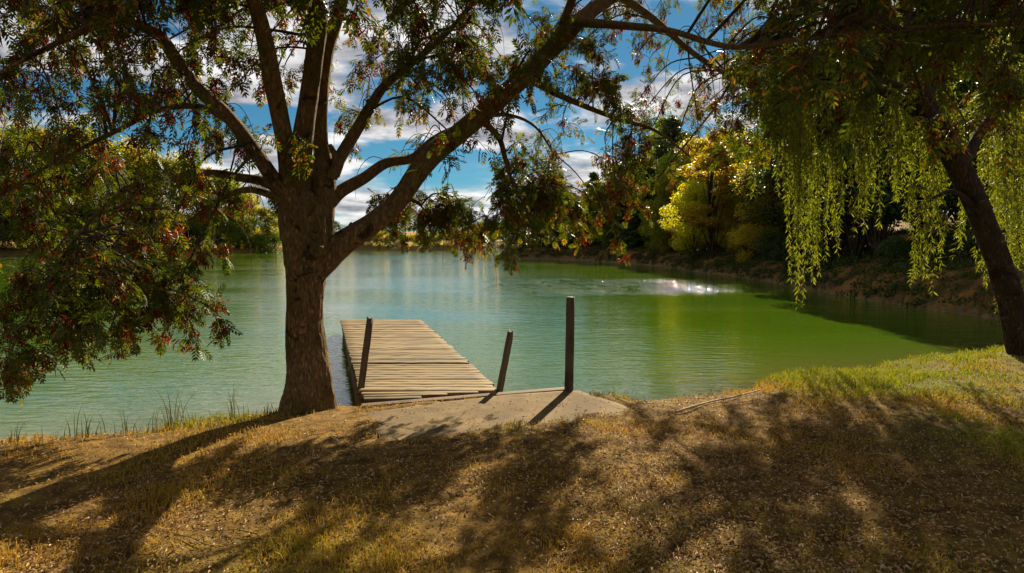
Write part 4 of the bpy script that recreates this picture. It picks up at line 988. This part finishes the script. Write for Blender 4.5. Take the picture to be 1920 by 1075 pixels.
# wooded slope on the right
RIGHT = [
 ('conifer', at(1112, 76), 76, 7.9, 'dark conifer at the point of the wooded shore', 'needle', 1.55),
 ('conifer', at(1140, 75), 75, 6.6, 'smaller dark conifer just inside the wooded point', 'needle', 1.6),
 ('broad0', at(1150, 71), 71, 7.2, 'dark green leafy tree among the lakeside conifers', 'leaf_dark', 1.0),
 ('broad1', at(1255, 57), 57, 6.4, 'bushy green tree on the slope left of the orange tree', 'leaf_green', 0.9),
 ('conifer', at(1176, 70), 70, 7.0, 'dark conifer in the middle of the lakeside conifer row', 'needle', 1.6),
 ('conifer', at(1214, 65), 65, 7.4, 'green conifer at the end of the row beside the open slope', 'needle', 1.55),
 ('slim', at(1238, 72), 72, 12.2, 'tall slim green tree rising behind the conifer row', 'leaf_green', 0.9),
 ('slim', at(1262, 66), 66, 11.4, 'tall dark slim tree behind the orange tree', 'leaf_dark', 1.1),
 ('broad0', at(1283, 54), 54, 4.2, 'small orange autumn tree on the open slope', 'leaf_orange', 0.9),
 ('slim', at(1318, 52), 52, 8.4, 'yellow-green tree with a thin stem behind the tall yellow tree', 'leaf_yellow', 1.3),
 ('slim', at(1336, 45.5), 45.5, 7.4, 'tall yellow tree with a bare straight trunk by the shore', 'leaf_yellow', 1.35),
 ('broad1', at(1378, 50), 50, 8.0, 'wide yellow-green tree behind the tall yellow tree', 'leaf_yellow', 1.1),
 ('broad0', at(1425, 46), 46, 7.2, 'rounded yellow-green tree left of the willow strands', 'leaf_yellow', 1.1),
 ('broad0', at(1300, 48), 48, 5.6, 'leafy yellow-green tree between the orange tree and the tall yellow tree', 'leaf_yellow', 1.1),
 ('broad1', at(1452, 41), 41, 6.6, 'yellow-green tree just left of the longest willow strands', 'leaf_yellow', 1.0),
 ('broad0', at(1272, 60), 60, 8.0, 'full green tree behind the small orange tree', 'leaf_green', 1.1),
 ('broad1', at(1306, 61), 61, 9.0, 'tall yellow-green tree at the back of the open slope', 'leaf_yellow', 1.0),
 ('broad0', at(1358, 56), 56, 9.2, 'tall full yellow tree behind the bare straight trunk', 'leaf_yellow', 1.1),
 ('broad1', at(1402, 52), 52, 8.6, 'broad yellow-green tree right of the tall yellow tree', 'leaf_yellow', 1.1),
 ('broad0', at(1446, 47), 47, 8.2, 'full green tree at the left edge of the shaded grove', 'leaf_green', 1.1),
 ('broad1', at(1215, 74), 74, 8.8, 'rounded green tree behind the conifer row', 'leaf_green', 1.0),
 ('broad0', at(1165, 78), 78, 8.2, 'green leafy tree behind the middle conifers', 'leaf_green', 1.0),
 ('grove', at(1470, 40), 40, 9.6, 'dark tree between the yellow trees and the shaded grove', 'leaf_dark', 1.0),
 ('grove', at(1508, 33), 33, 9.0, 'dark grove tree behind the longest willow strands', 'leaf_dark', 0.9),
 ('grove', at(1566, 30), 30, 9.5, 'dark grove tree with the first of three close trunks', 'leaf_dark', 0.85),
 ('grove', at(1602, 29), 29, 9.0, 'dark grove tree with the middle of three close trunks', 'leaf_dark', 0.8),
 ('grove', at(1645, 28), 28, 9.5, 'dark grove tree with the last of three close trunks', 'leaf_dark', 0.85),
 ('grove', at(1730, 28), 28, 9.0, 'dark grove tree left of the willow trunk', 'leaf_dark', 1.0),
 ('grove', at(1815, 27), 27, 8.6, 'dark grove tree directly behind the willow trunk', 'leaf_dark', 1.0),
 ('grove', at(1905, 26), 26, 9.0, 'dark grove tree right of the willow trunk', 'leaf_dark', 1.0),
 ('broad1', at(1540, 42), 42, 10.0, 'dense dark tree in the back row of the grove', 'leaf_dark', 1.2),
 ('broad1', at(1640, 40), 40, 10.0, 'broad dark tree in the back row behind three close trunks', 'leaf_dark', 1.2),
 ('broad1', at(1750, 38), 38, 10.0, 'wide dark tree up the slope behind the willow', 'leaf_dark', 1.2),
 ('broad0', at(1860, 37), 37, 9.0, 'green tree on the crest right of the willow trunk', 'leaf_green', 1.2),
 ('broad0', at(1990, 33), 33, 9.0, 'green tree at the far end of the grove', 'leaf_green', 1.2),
]
for kind, x, y, h, lab, leaf, wd in RIGHT: plant(kind, x, y, h, lab, leaf, 'tree', 'trees on the wooded slope', wide=wd)
SHR = [(1400, 40.5, 1.9, 'leaf_yellow', 'low yellowish shrub at the water below the rounded yellow-green tree'), (1375, 47, 1.6, 'leaf_yellow', 'small yellowish shrub on the slope right of the bare straight trunk'),
       (1445, 37.5, 1.5, 'leaf_dark', 'low dark shrub at the water left of the longest willow strands'), (1425, 42, 2.0, 'leaf_green', 'green shrub on the slope under the yellow-green trees'),
       (1480, 33.5, 1.2, 'leaf_dark', 'low dark shrub behind the tips of the longest willow strands'), (1530, 29.5, 1.0, 'leaf_dark', 'small dark shrub left of the three close trunks'),
       (1262, 60, 1.4, 'leaf_green', 'low green shrub at the water below the orange tree'), (1230, 63, 1.6, 'leaf_dark', 'low dark shrub at the water beside the last conifer'),
       (1195, 66, 2.0, 'leaf_dark', 'dark shrub at the water under the conifer row'), (1150, 70.5, 2.2, 'leaf_green', 'green shrub at the water under the conifers near the point'),
       (1590, 31, 1.3, 'leaf_dark', 'dark shrub among the three close trunks'), (1680, 25, 1.0, 'leaf_dark', 'small dark shrub at the water right of the three close trunks'),
       (1760, 24, 1.3, 'leaf_dark', 'dark shrub at the water left of the leaning willow trunk'), (1840, 22.5, 1.5, 'leaf_dark', 'dark shrub right behind the leaning willow trunk'), (1900, 21, 1.6, 'leaf_dark', 'dark shrub right of the leaning willow trunk across the water')]
for p_, y, h, leaf, lab in SHR: plant('bush', at(p_, y), y, h, lab, leaf, 'shrub', 'shrubs along the right shore')
for x, y, h in ((-0.6, 81.6, 3.4), (1.6, 81, 4.6), (3.6, 79.6, 5.4), (5.8, 78, 5.6), (7.4, 79, 5.0)):
    plant('bush', x, y, h, 'tall dark bush crowding the tip of the wooded point', 'leaf_dark', 'shrub', 'bushes on the wooded point', wide=.95)
for q, (p_, y, h) in enumerate(((1236, 62, 2.6), (1262, 64, 3.2), (1290, 66, 3.4), (1318, 64, 3.2), (1345, 63, 3.6), (1372, 60, 3.4), (1400, 58, 3.6), (1430, 56, 3.4), (1455, 50, 3.2))):
    plant('bush', at(p_, y), y, h, f'{["green", "dark"][q % 2]} rounded bush at the top of the open slope behind the yellow trees', ['leaf_green', 'leaf_dark'][q % 2], 'shrub', f'{["green", "dark"][q % 2]} bushes behind the yellow trees')
# undergrowth along the water line of the wooded slope
r_ = np.random.default_rng(5); n = 30000
ux = r_.uniform(-4, 26, n); uy = r_.uniform(13, 80, n); uz, us, uw, _ = terrain(ux, uy, True)
kp = (us > 0.0) & (uw > 0.2) & (r_.random(n) < np.clip(np.exp(-us / 0.5) * 1.3 + 0.35 * (noise2(ux, uy, .35, 61) > 0.05), 0, 1)); ux, uy, uz, us = ux[kp], uy[kp], uz[kp], us[kp]; n = len(ux)
geo = Geo(); m_ = 30
C_ = np.repeat(np.stack([ux, uy, uz], 1), m_, 0); R_ = np.repeat(r_.uniform(.18, .5, n), m_); D_ = norm(r_.normal(size=(n * m_, 3))); D_[:, 2] = np.abs(D_[:, 2])
P_ = C_ + D_ * (R_ * r_.uniform(.2, 1, n * m_))[:, None] * np.array([1.2, 1.2, .9])
scatter(geo, CARD, P_, frames(norm(r_.normal(size=(n * m_, 3)) + [0, 0, .8]), r_.uniform(-3, 3, n * m_)), r_.uniform(.06, .14, n * m_))
link('undergrowth', geo.mesh('undergrowth', [M['leaf_dark']]), label='dark low undergrowth fringing the wooded shore', category='undergrowth', kind='stuff')
# left shore
LEFT = [(505, 116, 8.5, .95), (478, 117, 10.5, 1), (447, 114, 11.0, 1), (412, 116, 13, 1), (372, 112, 13, 1), (330, 111, 15, 1), (285, 107, 15.5, 1), (236, 108, 17, 1), (190, 103, 16, 1), (140, 104, 18.5, 1), (90, 100, 17, 1), (40, 101, 18.5, 1), (-15, 97, 17, 1), (-75, 97, 18, 1), (-140, 94, 17, 1)]
for q, (p_, y, h, wd) in enumerate(LEFT):
    lf = ['leaf_green', 'leaf_yellow', 'leaf_green'][q % 3]
    plant(['broad0', 'broad1'][q % 2], at(p_, y + 3), y + 3, h, {'leaf_green': 'tall green lakeside tree on the far shore behind the ash branches', 'leaf_yellow': 'tall yellow-green lakeside tree on the far shore behind the ash branches'}[lf], lf, 'tree',
          {'leaf_green': 'green trees on the left shore', 'leaf_yellow': 'yellow-green trees on the left shore'}[lf], wide=wd * 1.05).children[1].material_slots[0].material = M['leaf_left' if lf == 'leaf_green' else 'leaf_left_y']
LB = np.array([(517, 115), (490, 114.5), (462, 117), (430, 113), (392, 111), (350, 109), (305, 106.5), (262, 104.5), (222, 102), (178, 100), (135, 98), (92, 97), (50, 95.5), (5, 94), (-45, 92)], float)
for q, (p_, y) in enumerate(LB):
    plant('bush', at(p_, y + 1.5), y + 1.5, [4.0, 3.2, 4.6][q % 3], 'leafy green bush at the foot of the left shore trees', 'leaf_left', 'shrub', 'bushes under the left shore trees', wide=1.1)
# far shore hedge
for q in range(16):
    p_ = 612 + q * 20.5 + rng.uniform(-5, 5); y = rng.uniform(149.5, 152)
    lf = ['leaf_dark', 'leaf_green', 'leaf_yellow'][q % 3]; tone = {'leaf_dark': 'dark', 'leaf_green': 'green', 'leaf_yellow': 'yellowish'}[lf]
    plant('bush', at(p_, y), y, rng.uniform(2.2, 3.7), f'small {tone} bush on the far shore below the stubble field', lf, 'shrub', f'{tone} bushes on the far shore')
for p_, y, h in ((632, 190, 5.2), (617, 180, 5.5), (888, 186, 4.6), (905, 180, 5.2), (925, 178, 5.6), (944, 182, 5.4)):
    side = 'right' if p_ > 700 else 'left'
    plant('broad1', at(p_, y), y, h, f'distant dark tree at the {"edge of the stubble field by the wooded point" if p_ > 700 else "edge of the stubble field seen beside the ash trunk"}', 'leaf_dark', 'tree', f'distant trees {"by the point" if p_ > 700 else "beside the ash trunk"}', wide=1.2)

# ------------------------------------------------------------------ turf, leaf litter, rushes, fallen branch
def lawn_points(n, rmin=2.5, rmax=13.5, a0=-58, a1=58, slab=False):
    r = np.exp(rng.uniform(math.log(rmin), math.log(rmax), n)); a = np.radians(rng.uniform(a0, a1, n))
    x, y = r * np.sin(a), r * np.cos(a)
    z, s, _, _ = terrain(x, y, True)
    ins = in_slab(x, y) & (z < slab_z(x, y))
    if slab: z = np.where(ins, slab_z(x, y) - .012, z); ins = ins & (rng.random(n) < .8)
    ok = (s > 0.015) & ~ins & (np.hypot(x - AO[0], y - AO[1]) > 0.26) & (np.hypot(x - WO[0], y - WO[1]) > 0.22)
    ok &= ~((x > -1.8) & (x < 0.7) & (y > 6.98 + 0.336 * (x + 1.56)) )
    return x[ok], y[ok], z[ok], s[ok]
x, y, z, s = lawn_points(335000)
gr = greenness(x, y); edge = np.exp(-s / 0.3)
bare = smoothstep(0.05, 0.55, noise2(x, y, 0.55, 45) + .35 * noise2(x, y, 2.2, 46))
dens = np.clip(0.22 + 0.9 * gr + 0.45 * noise2(x, y, 1.9, 41) + edge - .75 * bare, 0.06, 1)
kp = rng.random(len(x)) < dens; x, y, z, s, gr, edge = (v[kp] for v in (x, y, z, s, gr, edge)); n = len(x)
h = (0.022 + 0.034 * rng.random(n)) * (0.75 + 0.7 * gr) * np.clip(1 + .8 * noise2(x, y, 3.3, 47), .45, 1.8) * (1 + 1.3 * edge * rng.random(n)); dist = np.hypot(x, y)
w = 0.0020 + 0.0013 * dist / 4 * (0.6 + rng.random(n) * .8)
a = rng.uniform(0, 2 * math.pi, n); lean = rng.uniform(.2, 1.25, n); la = rng.uniform(0, 2 * math.pi, n)
B = np.stack([x, y, z - 0.004], 1); sx = np.stack([np.cos(a) * w, np.sin(a) * w, 0 * a], 1)
ld = np.stack([np.cos(la) * lean * h, np.sin(la) * lean * h, 0 * h], 1); up = np.stack([0 * h, 0 * h, h], 1)
V = np.stack([B - sx, B + sx, B + sx * .75 + ld * .35 + up * .62, B - sx * .75 + ld * .35 + up * .62, B + ld + up * np.clip(1.05 - lean * .25, .5, 1)[:, None]], 1)
idx = (np.arange(n) * 5)[:, None]
tint = np.clip(gr + rng.normal(size=n) * .22, 0, 1)
link('grass', make_mesh('grass', V.reshape(-1, 3), [idx + [0, 1, 2, 3], idx + [3, 2, 4]], [M['grass']], False, {'tint': np.repeat(tint, 5)}),
     label='short dry turf with greener patches covering the bank', category='grass', kind='stuff')

# fallen leaves
FL = single_template(1.0, 0.34, .35, .25)
x, y, z, s = lawn_points(120000, 2.6, 12.5, slab=True)
pd = np.clip(0.30 + 0.5 * noise2(x, y, .9, 51) + .35 * smoothstep(-.5, 1.5, x) * (1 - smoothstep(5.5, 7.5, y)), .08, 1)
kp = rng.random(len(x)) < pd; x, y, z = x[kp], y[kp], z[kp]; n = len(x)
P_ = np.stack([x, y, z + rng.uniform(.012, .03, n)], 1); D_ = np.stack([rng.normal(size=n), rng.normal(size=n), rng.normal(size=n) * .22], 1); Mx = frames(D_, rng.normal(size=n) * .5)
sz = rng.uniform(.016, .034, n); tn = np.clip(rng.normal(.45, .30, n), 0, 1)
view = np.abs(x / y) < 0.76; order = np.argsort(np.where(view & (y > 3.2), y, 99) - sz * 20)
solo = order[:300]; rest = np.setdiff1d(np.arange(n), solo)
geo = Geo(); scatter(geo, FL, P_[rest], Mx[rest], sz[rest]); me = geo.mesh('leaf_litter', [M['litter']])
a = me.attributes.new('tint', 'FLOAT', 'POINT'); a.data.foreach_set('value', np.repeat(tn[rest], 6).astype(np.float32))
link('leaf_litter', me, label='scattered small dry leaves lying all over the lawn', category='leaf litter', kind='stuff')
from mathutils import Matrix
LM = []
for q in range(6):
    V_, F_ = single_template(1.0, .26 + .04 * q, .2 + .09 * q, .12 + .07 * q)
    LM.append(make_mesh('fallen_leaf', V_, [F_], [M['litter']], False, {'tint': np.full(6, [.12, .4, .55, .7, .85, 1.0][q])}))
tone = ['dark red-brown', 'brown', 'tan', 'light tan', 'pale straw-coloured', 'bleached pale']
for q in solo:
    t = int(np.clip(tn[q] * 6, 0, 5)); o = link('fallen_leaf', LM[t])
    mt = Matrix([[*(Mx[q][r_] * sz[q]), P_[q][r_]] for r_ in range(3)] + [[0, 0, 0, 1]]); o.matrix_world = mt
    o['label'] = f'{tone[t]} fallen leaf on the foreground turf'; o['category'] = 'leaf'; o['group'] = f'{tone[t]} fallen leaves'

def rushes(cx, cy, n, hh, spread, label, group, lean=.25):
    geo = Geo(); zt = tz(cx, cy); tints = []
    zb = max(zt, WATER_Z - .03)
    for _ in range(n):
        b0 = np.array([rng.normal() * spread, rng.normal() * spread * .6, 0.0]); L = hh * rng.uniform(.5, 1.2); d = np.array([rng.normal() * lean, rng.normal() * lean, 0])
        c = spline(np.array([b0 - [0, 0, .04], b0 + d * L * .3 + [0, 0, L * .55], b0 + d * L + [0, 0, L * .95]]), 6)
        wv = np.array([.0048, 0, 0]) if rng.random() < .5 else np.array([.0036, .003, 0])
        f = np.linspace(1, .12, 6)[:, None]; V = np.concatenate([c - wv * f, c + wv * f]); k_ = np.arange(5)
        geo.add(V, np.stack([k_, k_ + 6, k_ + 7, k_ + 1], 1)); tints += [rng.random()] * 12
    me = geo.mesh('rush_tuft', [M['rush']]); a = me.attributes.new('tint', 'FLOAT', 'POINT'); a.data.foreach_set('value', np.array(tints, np.float32))
    link('rush_tuft', me, None, (cx, cy, zb), label=label, category='rushes', group=group)
for X, Y, n, hh, sp in ((40, 822, 9, .20, .10), (150, 806, 10, .26, .08), (330, 792, 16, .34, .06), (300, 797, 9, .26, .07), (440, 780, 10, .34, .07), (230, 798, 9, .22, .08), (500, 770, 8, .15, .06)):
    p_ = gp(X, Y, -.07); rushes(p_[0], p_[1], n, hh, sp, 'thin dark rush tuft on the bank edge left of the ash trunk', 'rushes left of the ash trunk')
for X, Y, n, hh, sp in ((1335, 712, 16, .34, .09), (1375, 708, 14, .28, .08), (1285, 720, 8, .24, .07), (1190, 733, 9, .26, .08)):
    p_ = gp(X, Y, -.07); rushes(p_[0], p_[1], n, hh, sp, 'thin rush tuft on the bank between the apron and the grassy point', 'rushes between apron and grassy point')
for X, Y, n, hh, sp, ln in ((1725, 652, 12, .42, .06, .35), (1790, 650, 14, .55, .07, .4), (1632, 672, 7, .3, .04, .5)):
    p_ = gp(X, Y, -.07); rushes(p_[0], p_[1], n, hh, sp, 'taller rush tuft on the grassy point near the willow', 'rushes near the willow', ln)

pts = [(1268, 771), (1300, 763), (1335, 750), (1372, 741), (1400, 732), (1428, 722)]
C = []
for q, (X, Y) in enumerate(pts):
    p_ = gp(X, Y, -.02); C.append([p_[0], p_[1], tz(p_[0], p_[1]) + .022 + .008 * (q % 2), .013 - .0012 * q])
C = spline(np.array(C), 30); geo = Geo(); tube(geo, C[:, :3], C[:, 3], 7, bark=.12, seed=90)
t2 = spline(np.array([[*C[18, :3], .006], [*(C[18, :3] + [.10, .02, .02]), .005], [*(C[18, :3] + [.2, -.03, .015]), .002]]), 8); tube(geo, t2[:, :3], t2[:, 3], 5)
link('fallen_branch', geo.mesh('fallen_branch', [M['stick']], True, origin=C[0, :3]), None, C[0, :3], label='long pale crooked stick lying on the grass right of the apron', category='stick')

TW = []
for q in range(5):
    geo = Geo(); L = rng.uniform(.10, .26); C = spline(np.array([[0, 0, 0, .0035], [L * .4, rng.normal() * .02, .006, .003], [L * .75, rng.normal() * .03, .004, .0024], [L, rng.normal() * .04, .0, .0012]]), 8); tube(geo, C[:, :3], C[:, 3], 5)
    b0 = C[4, :3]; C2 = spline(np.array([[*b0, .002], [*(b0 + [L * .2, (-1) ** q * L * .18, .006]), .001]]), 4); tube(geo, C2[:, :3], C2[:, 3], 4)
    TW.append(geo.mesh('fallen_twig', [M['stick'] if q % 2 else M['twig']], True))
x, y, z, s_ = lawn_points(900, 3.0, 7.5, -38, 38)
for q in range(36):
    o = link('fallen_twig', TW[q % 5], None, (x[q], y[q], z[q] + .018), label='thin pale forked twig dropped on the turf' if (q % 5) % 2 else 'thin dark forked twig dropped on the turf', category='twig', group='pale twigs on the turf' if (q % 5) % 2 else 'dark twigs on the turf')
    o.rotation_euler = (0, rng.uniform(-.06, .06), rng.uniform(0, 6.28))
